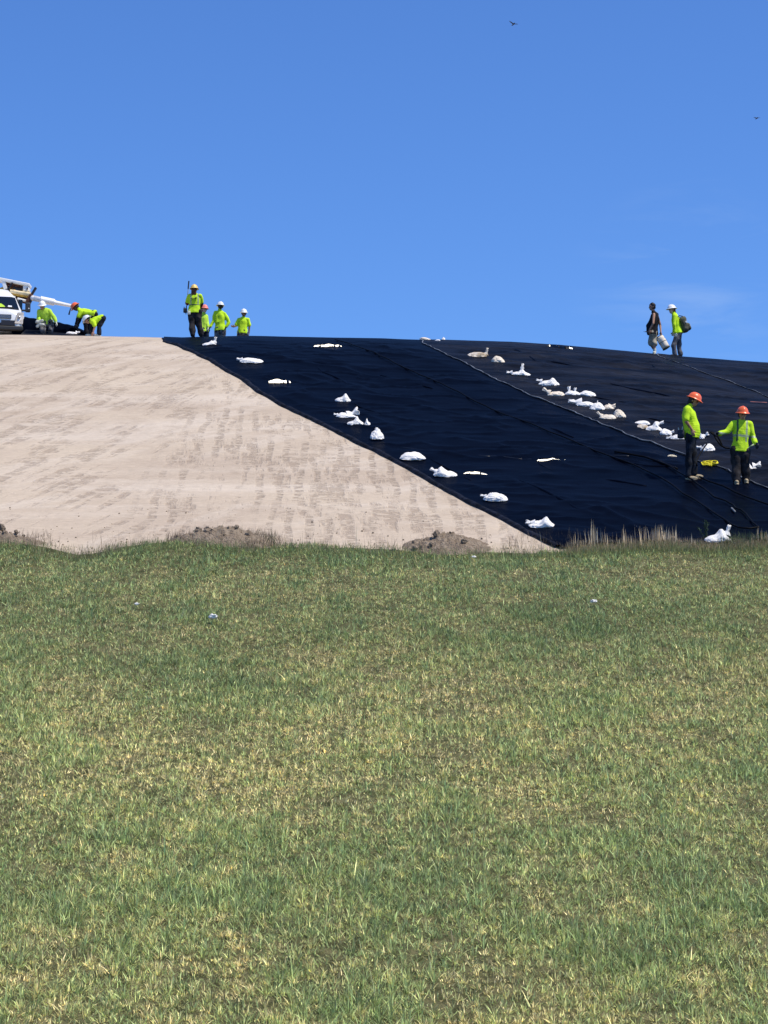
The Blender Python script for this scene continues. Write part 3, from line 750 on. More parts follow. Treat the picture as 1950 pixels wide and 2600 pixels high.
# worker in black jeans, side on
g = hit(1752, 1222); D10 = g.y
j10, P10, b10 = person('person in orange hard hat, lime t-shirt and black jeans, side on, looking down', c4, D10,
    dict(head=(617, 262), neck=(560, 335), sl=(532, 385, .17), sr=(532, 392, -.17), el=(560, 560, .24), er=(512, 555, -.24), wl=(625, 690, .17), wr=(592, 672, -.20),
         pel=(573, 745), kl=(610, 965, .12), kr=(548, 980, -.08), al=(612, 1190, .14), ar=(535, 1230, -.07)),
    (.75, -.25, -.62), 'lime', 'jean', 'skin', 'orange', 'short', 'boot', 'hairk', .13, toe=(1, -.15), belly=.075, hatdir=(1, -.1, -.45), hatup=(.42, -.1, 1), curl=.7,
    hand_d={'wr': (.25, -.1, -1)}, leg=.95)
# worker with harness, facing the camera
g = hit(1884, 1232); D11 = g.y
def tape11(x, y, z):
    if y > 0 and abs(abs(x) - .095) < .02 and z > -.75: return 2 if x < 0 else 1
    if abs(z + .50) < .05: return 1
    return 0
j11, P11, b11 = person('person in orange hard hat and lime long sleeves with harness straps, holding a black cord', c4, D11,
    dict(head=(1300, 458), neck=(1292, 545), sl=(1182, 590), sr=(1398, 596), el=(1078, 700, -.06), er=(1440, 770, .03), wl=(975, 728, -.16), wr=(1482, 858, -.1),
         pel=(1268, 935), kl=(1212, 1165, -.02), kr=(1342, 1170, .0), al=(1215, 1370, -.1), ar=(1350, 1390, .05)),
    (.1, -1, -.05), 'lime', 'charcoal', 'skin', 'orange', 'long', 'boot', 'hairk', 0, toe=(-.1, -1), hatup=(.05, -.15, 1), tapes=tape11, curl=1.1,
    hand_d={'wl': (-1, -.3, -.2), 'wr': (.5, -.5, -.6)}, leg=1.2, gloves='gloved', wide=1.02)
# two walkers on the crest
D8 = 69.4
j8, P8, b8 = person('bareheaded person in black sleeveless top and khaki shorts carrying a cream bag', c3, D8,
    dict(head=(612, 250), neck=(640, 335), sl=(640, 372, -.12), sr=(690, 380, .14), el=(628, 520, -.24), er=(742, 545, .2), wl=(568, 625, -.2), wr=(752, 662, .08),
         pel=(628, 665), kl=(600, 865, .09), kr=(645, 870, -.06), al=(655, 1010, .12), ar=(655, 1010, -.05)),
    (-1, -.15, .05), 'black', 'khaki', 'skin', None, 'none', 'glove', 'hairk', .04, toe=(-.35, -1), shorts=True, belly=.11, wide=1.12, hatup=(0, 0, 1),
    hand_d={'wl': (-.1, -.1, -1), 'wr': (.1, 0, -1)}, curl=1.2)
D9 = 69.6
j9, P9, b9 = person('person in white hard hat and grey trousers leaning forward under a backpack', c3, D9,
    dict(head=(932, 300), neck=(962, 358), sl=(975, 400, -.17), sr=(985, 405, .17), el=(968, 540, -.24), er=(985, 545, .2), wl=(978, 668, -.22), wr=(960, 660, .16),
         pel=(1035, 650), kl=(962, 880, -.1), kr=(1050, 880, .1), al=(985, 1060, -.1), ar=(1072, 1066, .1)),
    (-.9, -.35, -.25), 'lime', 'grey', 'skinp', 'white', 'long', 'bootd', 'hairb', .12, toe=(-1, -.2), hatup=(-.1, 0, 1), leg=.95, curl=.8, gloves='glove')
# the four at the left end of the liner
D4 = 69.6
def tape4(x, y, z):
    if abs(abs(x) - .115) < .022 and z > -.62: return 1
    if abs(z + .62) < .035: return 2
    return 0
j4, P4, b4 = person('tall person from behind in lime vest and yellow hard hat, holding a thin pole', c2, D4,
    dict(head=(368, 318), neck=(368, 385), sl=(285, 425), sr=(468, 425), el=(243, 560, .03), er=(498, 560, .12), wl=(240, 478, .14), wr=(470, 640, .22),
         pel=(370, 690), kl=(325, 920, -.02), kr=(448, 920, .03), al=(338, 1130, -.1), ar=(485, 1130, .02)),
    (.05, 1, -.05), 'lime', 'charcoal', 'skin', 'yellow', 'vest', 'bootd', 'hairb', .16, toe=(.2, 1), tapes=tape4, leg=1.25, wide=1.08, curl=1.3,
    hand_d={'wl': (0, .3, 1)})
bm = bmesh.new()
cap(bm, P4['sl'], P4['el'], .066, .058); cap(bm, P4['el'], P4['el'].lerp(P4['wl'], .85), .058, .045)
cap(bm, P4['sr'], P4['er'], .066, .058); cap(bm, P4['er'], P4['er'].lerp(P4['wr'], .85), .058, .045)
blob('undershirt_sleeves', bm, M['rust'], .014, j4, it=2, disp=.02, dfreq=12)
# small faint lettering on the back of the vest
for k, (dx, kind) in enumerate(((-.075, 0), (-.045, 1), (.0, 2), (.035, 3), (.07, 4))):
    bmm = bmesh.new(); y0 = -.175
    ctr = (P4['sl'] + P4['sr']) / 2
    hh = .028
    box_bm(bmm, (dx - .012, y0, -.10 - hh), (dx - .006, y0 + .05, -.10 + hh * (.9 if kind != 1 else -.2)))
    if kind in (0, 3, 4): box_bm(bmm, (dx + .006, y0, -.10 - hh), (dx + .012, y0 + .05, -.10 + hh))
    if kind in (2, 1): box_bm(bmm, (dx - .012, y0 + .001, -.10 - hh - .003), (dx + .014, y0 + .05, -.10 - hh + .004))
    if kind in (3, 4): box_bm(bmm, (dx - .012, y0 + .001, -.10 + hh - .004), (dx + .012, y0 + .05, -.10 + hh + .003))
    for v in bmm.verts: v.co += ctr
    bm_obj('lettering', bmm, M['dktape'], j4)
j5, P5, b5 = person('person with faded orange hard hat and dark trousers, half hidden behind the tall vest wearer', c2, 74.5,
    dict(head=(545, 665), neck=(535, 735), sl=(478, 775, -.02), sr=(580, 785, .03), el=(470, 900, -.05), er=(600, 890), wl=(500, 1000, -.15), wr=(608, 975, -.1),
         pel=(540, 1020), kl=(530, 1210), kr=(575, 1210), al=(530, 1400), ar=(580, 1400)),
    (.5, -.8, -.3), 'lime2', 'jean', 'skinp', 'pinkor', 'long', 'bootd', 'hairb', .05, toe=(.3, -1), wide=.95, gloves='glove')
j6, P6, b6 = person('person from behind in white hard hat, dark gloves, lime shirt, elbows held out', c2, 76.5,
    dict(head=(825, 610), neck=(815, 668), sl=(742, 715), sr=(892, 735), el=(708, 860), er=(972, 885), wl=(650, 965, -.05), wr=(928, 970, -.05),
         pel=(820, 1000), kl=(765, 1210), kr=(870, 1210), al=(765, 1420), ar=(875, 1420)),
    (-.5, .8, 0), 'lime', 'paint', 'skind', 'white', 'long', 'bootd', 'hairk', .02, toe=(0, 1), wide=1.1, gloves='gloved', hatdir=(-.4, 1, 0))
j7, P7, b7 = person('person in white hard hat facing forward, farthest right of the crest group of four', c2, 77.5,
    dict(head=(1238, 735), neck=(1232, 798), sl=(1142, 840), sr=(1312, 840), el=(1098, 950, -.05), er=(1335, 960), wl=(1075, 965, -.3), wr=(1326, 1080, -.05),
         pel=(1215, 1050), kl=(1170, 1250), kr=(1265, 1250), al=(1170, 1450), ar=(1265, 1450)),
    (-.1, -1, -.2), 'lime', 'paint', 'skind', 'white', 'short', 'bootd', 'hairk', 0, toe=(0, -1), hand_d={'wl': (-1, -.3, .1)}, hatup=(0, -.1, 1))
# the bending trio by the van
j1, P1, b1 = person('person in white hard hat stooping over a white bundle, just right of the van', c1, 73.2,
    dict(head=(538, 488, -.12), neck=(548, 530), sl=(500, 552), sr=(625, 550), el=(488, 640, -.1), er=(692, 635, -.02), wl=(512, 692, -.22), wr=(715, 690, -.1),
         pel=(600, 690, .14), kl=(545, 790, -.1), kr=(650, 800, -.05), al=(560, 900, 0), ar=(640, 900, .05)),
    (-.1, -.75, -.5), 'lime2', 'paint', 'skin', 'white', 'long', 'bootd', 'hairk', 0, toe=(0, -1), gloves='glove', wide=1.1, hatup=(0, -.35, 1), leg=1.1)
j2, P2, b2 = person('person in orange hard hat bent double, lime shirt over black sleeves, arms straight down', c1, 73.6,
    dict(head=(968, 505), neck=(1005, 528), sl=(1030, 560, -.16), sr=(1035, 555, .16), el=(990, 640, -.18), er=(1030, 640, .16), wl=(968, 722, -.16), wr=(1000, 720, .14),
         pel=(1190, 590), kl=(1085, 690, -.1), kr=(1130, 715, .12), al=(1110, 840, -.05), ar=(1165, 860, .12)),
    (-.7, -.1, -.7), 'lime', 'black', 'skind', 'orange', 'short', 'bootd', 'hairk', 0, toe=(-1, -.2), hatdir=(-1, 0, -.9), hatup=(-.75, 0, .8), gloves='gloved', curl=1)
bm = bmesh.new()
for a, b, c in (('sl', 'el', 'wl'), ('sr', 'er', 'wr')):
    cap(bm, P2[a], P2[b], .055, .046); cap(bm, P2[b], P2[b].lerp(P2[c], .9), .046, .038)
blob('undershirt_sleeves', bm, M['black'], .014, j2, it=2, disp=.02, dfreq=12)
j3, P3, b3 = person('crouched person in white hard hat and blue black jeans, lowest of the bending group', c1, 72.2,
    dict(head=(1118, 668), neck=(1155, 668), sl=(1185, 690, -.16), sr=(1190, 672, .16), el=(1210, 752, -.2), er=(1195, 742, .15), wl=(1190, 815, -.22), wr=(1180, 800, .1),
         pel=(1295, 652), kl=(1262, 752, -.1), kr=(1170, 740, .1), al=(1268, 850, -.08), ar=(1165, 850, .12)),
    (-.75, -.2, -.6), 'lime', 'jean', 'skin', 'white', 'short', 'glove', 'hairk', 0, toe=(-1, -.1), hatdir=(-1, 0, -.8), hatup=(-.7, 0, .8))

def at(P, base, k): return base + P[k]
# carried things
h = at(P4, b4, 'wl') + Vector((0, 0, .06))
bm = bmesh.new(); cap(bm, (-.03, 0, -.55), (.04, 0, .32), .013, .011, 8); 
po = bm_obj('pole', bm, M['cablel'], None, h, True)
pr = empty('marker_pole', h, 'thin pole with dark flag-like tip held upright beside the yellow hard hat', 'pole'); po.location = (0, 0, 0); po.parent = pr; po.name = 'shaft'
bm = bmesh.new(); box_bm(bm, (-.02, -.02, -.13), (.02, .02, .13), .008)
tp = bm_obj('tip', bm, M['gloved'], pr, (.045, 0, .40)); tp.rotation_euler = (0, .08, 0)
def pouch(anchor, off, label, m1, m2, s=1):
    r = empty('tool_pouch', anchor + Vector(off), label, 'tool pouch')
    bm = bmesh.new(); box_bm(bm, (-.06 * s, -.045 * s, -.09 * s), (.06 * s, .045 * s, .06 * s), .02 * s); bm_obj('pocket', bm, m1, r, None, True)
    bm = bmesh.new(); cap(bm, (.02 * s, 0, .03), (.035 * s, -.01, .12 * s), .012, .01, 8); cap(bm, (-.025 * s, 0, .03), (-.04 * s, .01, .10 * s), .009, .012, 8); bm_obj('tool', bm, m2, r, None, True)
    return r
pouch(at(P4, b4, 'pel'), (-.29, -.02, .03), 'dark tool pouch on the left hip of the tall vest wearer', M['plastic'], M['gloved'])
pouch(at(P4, b4, 'pel'), (-.16, -.14, -.08), 'pale rag and tool pouch hanging at the back of the tall vest wearer', M['glove'], M['glove'], .8)
pouch(at(P10, b10, 'pel'), (-.22, -.10, .02), 'dark blue tool pouch at the belt of the worker in black jeans', M['gloved'], M['glove'], 1.15)
# bag carried by the man in the sleeveless top
A = W(1560 + 728 / 6.381, 740 + 735 / 6.381, D8 + .02); B = W(1560 + 845 / 6.381, 740 + 925 / 6.381, D8 - .02)
r = empty('holdall', A, 'cream cylindrical carry bag with dark ends held by the person in khaki shorts', 'bag')
d = (B - A); dn = d.normalized(); s1 = dn.cross(Vector((0, 1, 0))).normalized(); s2 = dn.cross(s1)
def cyl(name, t0, t1, rad, m, wob=.0):
    co = []; seg = 24; n = 9
    for i in range(n):
        t = t0 + (t1 - t0) * i / (n - 1)
        for j in range(seg):
            an = 2 * math.pi * j / seg; rr = rad * (1 + wob * mnoise.noise(Vector((math.cos(an) * 2, math.sin(an) * 2, t * 6))))
            if i in (0, n - 1): rr *= .93
            co.append(d * t + s1 * math.cos(an) * rr + s2 * math.sin(an) * rr)
    fc = [(i * seg + j, i * seg + (j + 1) % seg, (i + 1) * seg + (j + 1) % seg, (i + 1) * seg + j) for i in range(n - 1) for j in range(seg)]
    fc += [tuple(range(seg))[::-1], tuple((n - 1) * seg + j for j in range(seg))]
    return link(name, raw_mesh(name, co, fc, m, True), r)
cyl('bag_body', .03, .93, .125, M['bagc'], .12); cyl('end_cap', .92, 1.0, .132, M['olive']); cyl('end_cap', -.03, .04, .11, M['olive']); cyl('strap', .45, .49, .131, M['olive'], .1)
hh_ = at(P8, b8, 'wr') - A + Vector((0, 0, -.09))
link('handle', tube('handle', [d * .12 - s2 * .0 + Vector((0, 0, .08)), hh_ * .6 + d * .1 + Vector((0, 0, .02)), hh_, hh_ * .5 + d * .35 + Vector((0, 0, .06)), d * .5 + Vector((0, 0, .1))], .012, M['black'], 6), r)
hp = at(P8, b8, 'wl') + Vector((-.05, -.02, -.06))
r = empty('handset', hp, 'small black handset in the near hand of the person in khaki shorts', 'phone')
bm = bmesh.new(); box_bm(bm, (-.09, -.015, -.012), (.06, .015, .014), .006); bm_obj('case', bm, M['dkmetal'], r)
bm = bmesh.new(); cap(bm, (-.09, 0, 0), (-.14, 0, .004), .007, .005, 8); bm_obj('antenna', bm, M['dkmetal'], r, None, True)
# backpack
C = W(1560 + 1125 / 6.381, 740 + 535 / 6.381, D9)
r = empty('backpack', C, 'olive brown backpack with small white patch on the back of the leaning person', 'backpack')
bm = bmesh.new(); t = Matrix.Rotation(-.30, 4, 'Y')
box_bm(bm, (-.115, -.16, -.26), (.10, .16, .24), .08, t); box_bm(bm, (.05, -.12, -.22), (.17, .12, .0), .05, t)
blob('pack', bm, M['olive'], .014, r, it=3, disp=.035, dfreq=9)
bm = bmesh.new(); box_bm(bm, (.165, -.10, -.13), (.178, .02, -.07), .004, t); box_bm(bm, (.04, -.178, .0), (.09, -.163, .06), .004, t); bm_obj('patch', bm, M['white'], r)
for q in (-.12, .12):
    link('shoulder_strap', tube('shoulder_strap', [Vector((-.05, q, .24)), Vector((-.16, q, .26)), Vector((-.27, q * 1.1, .16)), Vector((-.27, q * 1.1, -.02)), Vector((-.12, q, -.18))], .016, M['black'], 6), r)
# cord, small tube
h = at(P11, b11, 'wl') + Vector((-.08, -.05, -.02))
def wp(x, y, dy): return W(1650 + x / 5.53, 970 + y / 5.53, D11 + dy)
for pts, lab in (([(848, 702, -.22), (900, 740, -.22), (930, 800, -.25), (965, 850, -.27), (1005, 895, -.25), (1060, 925, -.2), (1120, 930, -.15)], 'thick black cord hanging in a bight from the hand of the worker with the harness'),
                 ([(860, 705, -.20), (930, 730, -.18), (960, 775, -.2), (990, 830, -.2), (1015, 890, -.22)], 'second loop of black cord gathered in the same hand of the harness wearer')):
    q = [wp(*p) for p in pts]
    tag(link('cord', tube('cord', densify(q, .04), .018, M['cable'], 8)), lab, 'cord')
q0 = wp(1455, 880, -.14); q1 = wp(1400, 915, -.14)
r = empty('glue_tube', q0, 'small pale blue tube in the right-hand glove of the harness wearer', 'tube')
bm = bmesh.new(); cap(bm, (0, 0, 0), q1 - q0, .018, .016, 10); bm_obj('barrel', bm, M['reflect'], r, None, True)
bm = bmesh.new(); cap(bm, q1 - q0, (q1 - q0) * 1.35, .010, .006, 8); bm_obj('nozzle', bm, M['white'], r, None, True)
# hose from the ground up past the jeans
q = [W(1650 + x / 5.53, 970 + y / 5.53, D10 + dy) for x, y, dy in ((660, 1180, .05), (655, 1110, .1), (690, 1030, .25), (735, 960, .4), (775, 900, .5), (800, 870, .55))]
q = [Vector((p.x, p.y, max(p.z, hz(p.x, p.y) + .08))) for p in q]
tag(link('welding_lead', tube('welding_lead', densify(q, .05), .017, M['cable'], 7)), 'thin black lead rising beside the legs of the worker in black jeans', 'lead')
# white bundle in hands
p = at(P1, b1, 'wl') + Vector((.0, -.12, -.04))
r = empty('rag_bundle', p, 'white crumpled bundle in the hands of the stooping person by the van', 'rag')
bm = bmesh.new()
for i in range(7): ell(bm, Vector((random.uniform(-.09, .14), random.uniform(-.05, .05), random.uniform(-.13, .07))), Vector((.06, 0, .02)), Vector((0, .05, 0)), Vector((-.01, 0, .045)), 2)
blob('cloth', bm, M['glove'], .014, r, it=1, disp=.05, dfreq=14)
# dangling strap near the orange hat
q = [W(c1[0] + x / 5.027, c1[1] + y / 5.027, 73.2) for x, y in ((905, 510), (895, 540), (885, 575), (880, 598))]
tag(link('tie_strap', tube('tie_strap', q, lambda t: .016 + .014 * t, M['dkmetal'], 6)), 'short dark strap dangling from the tip of the white pole', 'strap')
# yellow coil on the liner
g = hit(1802, 1190); r = empty('coiled_rope', g, 'yellow rope lying in a flat untidy coil between the two workers', 'rope')
for i in range(8):
    a0 = random.uniform(0, 6); ex = random.uniform(.06, .15); ey = random.uniform(.07, .17); cx, cy = random.uniform(-.10, .10), random.uniform(-.12, .12)
    pts = []
    for j in range(26):
        an = a0 + 2 * math.pi * j / 26; x = cx + ex * math.cos(an); y = cy + ey * math.sin(an)
        x += .02 * math.sin(an * 3 + i); pts.append(Vector((x, y, hz(g.x + x, g.y + y) - g.z + .085 + .006 * i + .012 * math.sin(an * 2 + i))))
    link('rope_turn', tube('rope_turn', pts, .012, M['yrope'], 6, True), r)

# ------------------------------------------------------------------ van
vy = 73.6; vx = (-26 - 975) / FOC * vy
vb = empty('van', (vx, vy, hz(vx, vy) + .02), 'white van facing the viewer at the left edge of the crest', 'van')
vb.rotation_euler = (0, 0, math.atan2(-vx, vy) + .035)
HW = .98
def sec(y):   # half width at waist, half width at top, bottom, waist, top
    ks = [0, .06, .25, .5, 1.0, 1.15, 1.95, 2.3, 5.0, 5.15]
    return (np.interp(y, ks, [.74, .84, .93, .97, .98, .98, .98, .98, .98, .95]), np.interp(y, ks, [.62, .7, .82, .86, .88, .88, .72, .52, .52, .5]),
            np.interp(y, ks, [.34, .3, .28, .28, .28, .28, .28, .28, .28, .4]), np.interp(y, ks, [.70, .72, .76, .82, .95, .98, 1.02, 1.02, 1.02, 1.0]),
            np.interp(y, ks, [.84, .95, 1.02, 1.08, 1.17, 1.20, 1.86, 2.14, 2.32, 2.2]))
ysv = [0, .06, .25, .5, .8, 1.0, 1.15, 1.35, 1.55, 1.75, 1.95, 2.1, 2.3, 3.2, 4.2, 5.0, 5.15]
co = []; ring = 0
for y in ysv:
    a, t, zb, zw, zt = sec(y); pr_ = []
    pr_ = [(-a * .9, zb), (-a, zb + .08), (-a, (zb + zw) / 2), (-a * 1.0, zw), (-(a + t) / 2, (zw + zt) / 2 + .02), (-t, zt - .07), (-t * .9, zt - .015), (-t * .5, zt + .015), (0, zt + .02)]
    pr_ = pr_ + [(-x, z) for x, z in pr_[:-1][::-1]]
    ring = len(pr_); co += [Vector((x, y, z)) for x, z in pr_]
fc = [(i * ring + j, i * ring + j + 1, (i + 1) * ring + j + 1, (i + 1) * ring + j) for i in range(len(ysv) - 1) for j in range(ring - 1)]
fc = [f[::-1] for f in fc] + [tuple(range(ring)), tuple((len(ysv) - 1) * ring + j for j in range(ring))[::-1]]
fc += [(i * ring, (i + 1) * ring, (i + 1) * ring + ring - 1, i * ring + ring - 1) for i in range(len(ysv) - 1)]
vo = link('body', raw_mesh('body', co, fc, M['vanw'], True), vb)
md = vo.modifiers.new('e', 'EDGE_SPLIT'); md.split_angle = R(38)
def vpanel(name, pts, m, th=.012, par=vb):   # a plate proud of the body, pts counter-clockwise as seen from the front
    P = [Vector(p) for p in pts]; n = (P[1] - P[0]).cross(P[2] - P[0]).normalized()
    if n.y > 0 and abs(n.y) > .2: n = -n
    co = [p + n * th for p in P] + [p - n * .03 for p in P]; k = len(P)
    f = [tuple(range(k)), tuple(range(k, 2 * k))[::-1]] + [(i, k + i, k + (i + 1) % k, (i + 1) % k) for i in range(k)]
    return link(name, raw_mesh(name, co, f, m, False), par)
ws = vpanel('windscreen', [(-.80, 1.16, 1.235), (.80, 1.16, 1.235), (.69, 1.80, 1.755), (.57, 1.83, 1.785), (-.57, 1.83, 1.785), (-.69, 1.80, 1.755)], M['glassd'], .014)
vpanel('wiper', [(-.3, 1.17, 1.27), (-.3, 1.165, 1.255), (.62, 1.18, 1.28), (.62, 1.185, 1.295)], M['plastic'], .035, ws)
vpanel('dashboard_paper', [(.42, 1.22, 1.31), (.56, 1.22, 1.30), (.56, 1.27, 1.36), (.44, 1.28, 1.37)], M['white'], .018, ws)
vpanel('lime_patch', [(.12, 1.20, 1.27), (.36, 1.20, 1.27), (.30, 1.30, 1.36), (.2, 1.40, 1.45), (.13, 1.4, 1.44)], M['lime2'], .017, ws)  # flat lime patch laid on the windscreen
def vbox(name, lo, hi, m, bev=.02, par=vb):
    bm = bmesh.new(); box_bm(bm, lo, hi, bev); return bm_obj(name, bm, m, par)
gr = vbox('grille', (-.55, -.03, .66), (.50, .05, .80), M['plastic'], .01)
for z in (.685, .715, .745, .775): vbox('slat', (-.53, -.042, z - .006), (.48, -.02, z + .006), M['chrome'], .002, gr)
vbox('lower_grille', (-.62, -.045, .42), (.62, .05, .60), M['dkmetal'], .01)
bp_ = vbox('bumper', (-.90, -.055, .26), (.90, .25, .415), M['plastic'], .04)
vbox('number_plate', (-.16, -.07, .50), (.16, -.04, .60), M['chrome'], .004)
for q in (-1, 1):
    pts = [(q * .60, -.035, .50), (q * .88, .05, .50), (q * .92, .16, .92), (q * .70, .0, .88)]
    hl_ = vpanel('headlight', pts if q > 0 else pts[::-1], M['lamp'], .02)
    bm = bmesh.new(); bmesh.ops.create_uvsphere(bm, u_segments=12, v_segments=8, radius=.05, matrix=Matrix.Translation((q * .76, -.0, .72))); bm_obj('bulb_reflector', bm, M['chrome'], hl_, None, True)
    mr = vbox('side_mirror', (q * 1.10 - .09, 1.05, 1.13), (q * 1.10 + .09, 1.17, 1.47), M['plastic'], .04)
    vbox('mirror_arm', (min(q * .88, q * 1.03), 1.08, 1.16), (max(q * .88, q * 1.03), 1.14, 1.22), M['plastic'], .01, mr)
    bm = bmesh.new(); bmesh.ops.create_uvsphere(bm, u_segments=10, v_segments=8, radius=.022, matrix=Matrix.Translation((q * 1.13, 1.045, 1.25))); bm_obj('mirror_lamp', bm, M['white'], mr, None, True)
    for y in (.95, 4.1):
        bm = bmesh.new(); bmesh.ops.create_cone(bm, cap_ends=True, segments=28, radius1=.34, radius2=.34, depth=.24, matrix=Matrix.Translation((q * .88, y, .34)) @ Matrix.Rotation(R(90), 4, 'Y'))
        wh = bm_obj('wheel', bm, M['rubber'], vb, None, False)
        bm = bmesh.new(); bmesh.ops.create_cone(bm, cap_ends=True, segments=20, radius1=.2, radius2=.18, depth=.26, matrix=Matrix.Translation((q * .88, y, .34)) @ Matrix.Rotation(R(90), 4, 'Y')); bm_obj('rim', bm, M['chrome'], wh)
    x0 = q * .985
    for (ya, yb) in ((1.75, 2.5), (2.7, 3.9)):
        bm = bmesh.new(); box_bm(bm, (min(q * .80, q * .945), ya, 1.18), (max(q * .80, q * .945), yb, 1.7), .02); bm_obj('side_window', bm, M['glassd'], vb)
    vpanel('door', [(x0, 1.35, .4), (x0, 2.55, .4), (x0, 2.55, 1.0), (x0, 1.35, .96)], M['vanw'], .008)

# ------------------------------------------------------------------ boom machine behind the van
YB = 76.5
def wb(x, y, dy=0): return W(x / 12.762, 690 + y / 12.762, YB + dy)   # coordinates of the enlarged corner of the photograph
mb = wb(300, 2400); mb.z = hz(mb.x, mb.y)
mroot = empty('boom_machine', mb, 'yellow and white boom machine behind the van, its dark bracket holding a white pole', 'machine')
def beam(name, pts_a, pts_b, wid, dep, m, par=mroot, bev=.02):
    a = Vector(pts_a) - mb; b = Vector(pts_b) - mb; dd = b - a; ln = dd.length
    bm = bmesh.new(); box_bm(bm, (-wid / 2, -dep / 2, 0), (wid / 2, dep / 2, ln), bev)
    q = dd.to_track_quat('Z', 'Y'); yy = q @ Vector((0, 1, 0))
    o = bm_obj(name, bm, m, par); o.location = a; o.rotation_mode = 'QUATERNION'
    # keep the depth axis pointing away from the viewer
    zax = dd.normalized(); yax = Vector((0, 1, 0)); yax = (yax - zax * yax.dot(zax)).normalized(); xax = yax.cross(zax)
    o.rotation_quaternion = Matrix((xax, yax, zax)).transposed().to_quaternion(); return o
k_ = YB / FOC / 12.762      # metres per unit of those coordinates
# white frame: top beam, left post, right block
fr = beam('frame_head', wb(-120, 250, .0), wb(990, 470, .0), 105 * k_, .5, M['steelw'], bev=.03)
beam('frame_post', wb(130, 300), wb(210, 600), 120 * k_, .46, M['steelw'])
beam('frame_end', wb(875, 470), wb(850, 690), 190 * k_, .44, M['steelw'], bev=.04)
beam('frame_foot', wb(760, 640, -.02), wb(975, 690, -.02), 90 * k_, .4, M['cream'])
beam('slot', wb(885, 520, -.235), wb(880, 580, -.235), 45 * k_, .03, M['dkmetal'], bev=.004)
beam('winch_housing', wb(200, 400, .06), wb(760, 530, .06), 150 * k_, .3, M['rust'])
beam('winch_panel', wb(420, 520, -.12), wb(750, 600, -.12), 90 * k_, .05, M['plastic'])
beam('bracket_rod', wb(410, 350, -.3), wb(250, 600, -.3), 60 * k_, .07, M['dkmetal'])
beam('rear_post', wb(230, 560, .1), wb(330, 820, .1), 90 * k_, .2, M['dkmetal'])
def rod(name, a, b, r0, m, dy=0, par=mroot):
    a = wb(*a, dy) - mb; b = wb(*b, dy) - mb; bm = bmesh.new(); dd = b - a
    bmesh.ops.create_cone(bm, cap_ends=True, segments=20, radius1=r0, radius2=r0, depth=dd.length, matrix=Matrix.Translation((a + b) / 2) @ dd.to_track_quat('Z', 'Y').to_matrix().to_4x4())
    return bm_obj(name, bm, m, par, None, False)
rod('boom_tube', (330, 630), (1010, 740), 62 * k_, M['cream'], -.22)
rod('boom_tube', (380, 730), (960, 810), 42 * k_, M['mustard'], -.16)
rod('hydraulic_ram', (570, 870), (860, 950), 42 * k_, M['steelw'], -.22)
rod('hydraulic_ram', (390, 790), (500, 830), 38 * k_, M['bagc'], -.22)
beam('mount_plate', wb(450, 860, .05), wb(960, 960, .05), 190 * k_, .2, M['rust'])
beam('fork_bracket', wb(1170, 510, -.3), wb(1000, 780, -.3), 75 * k_, .12, M['dkmetal'])
beam('fork_bracket', wb(1040, 740, -.3), wb(880, 1000, -.3), 135 * k_, .14, M['rust'])
beam('fork_tip', wb(1040, 880, -.32), wb(960, 1040, -.32), 60 * k_, .1, M['dkmetal'])
beam('mast', wb(560, 880, .1), wb(600, 2350, .1), 130 * k_, .3, M['dkmetal'])
rod('hydraulic_hose', (640, 1050), (700, 1350), 12 * k_, M['rubber'], 0)
beam('chassis', wb(-900, 1900, .6), wb(560, 1950, .6), .75, 1.6, M['mustard'], bev=.08)
beam('boom', wb(-1500, 1500, 1.2), wb(420, 560, .25), .38, .4, M['mustard'], bev=.03)
for wxx in (-800, 250):
    for dy in (-.1, 1.3):
        p = wb(wxx, 2200, dy) - mb; p.z = hz(p.x + mb.x, p.y + mb.y) - mb.z + .55
        bm = bmesh.new(); bmesh.ops.create_cone(bm, cap_ends=True, segments=28, radius1=.55, radius2=.55, depth=.38, matrix=Matrix.Translation(p) @ Matrix.Rotation(R(90), 4, 'X'))
        wh = bm_obj('wheel', bm, M['rubber'], mroot)
        bm = bmesh.new(); bmesh.ops.create_cone(bm, cap_ends=True, segments=20, radius1=.28, radius2=.28, depth=.42, matrix=Matrix.Translation(p) @ Matrix.Rotation(R(90), 4, 'X')); bm_obj('rim', bm, M['mustard'], wh)
# the white pole the bracket holds
pa = W(84, 757, YB - .35); pb = W(184, 777, YB + .02)
r = empty('lifting_pole', pa, 'thick bright white pole slanting down from the fork bracket to the orange hard hat', 'pole')
bm = bmesh.new(); cap(bm, (0, 0, 0), pb - pa, .10, .055, 20); bm_obj('shaft', bm, M['polew'], r, None, True)
bm = bmesh.new(); dd = (pb - pa)
bmesh.ops.create_cone(bm, cap_ends=True, segments=20, radius1=.125, radius2=.12, depth=.5, matrix=Matrix.Translation(dd * .36) @ dd.to_track_quat('Z', 'Y').to_matrix().to_4x4()); bm_obj('collar', bm, M['polew'], r, None, False)

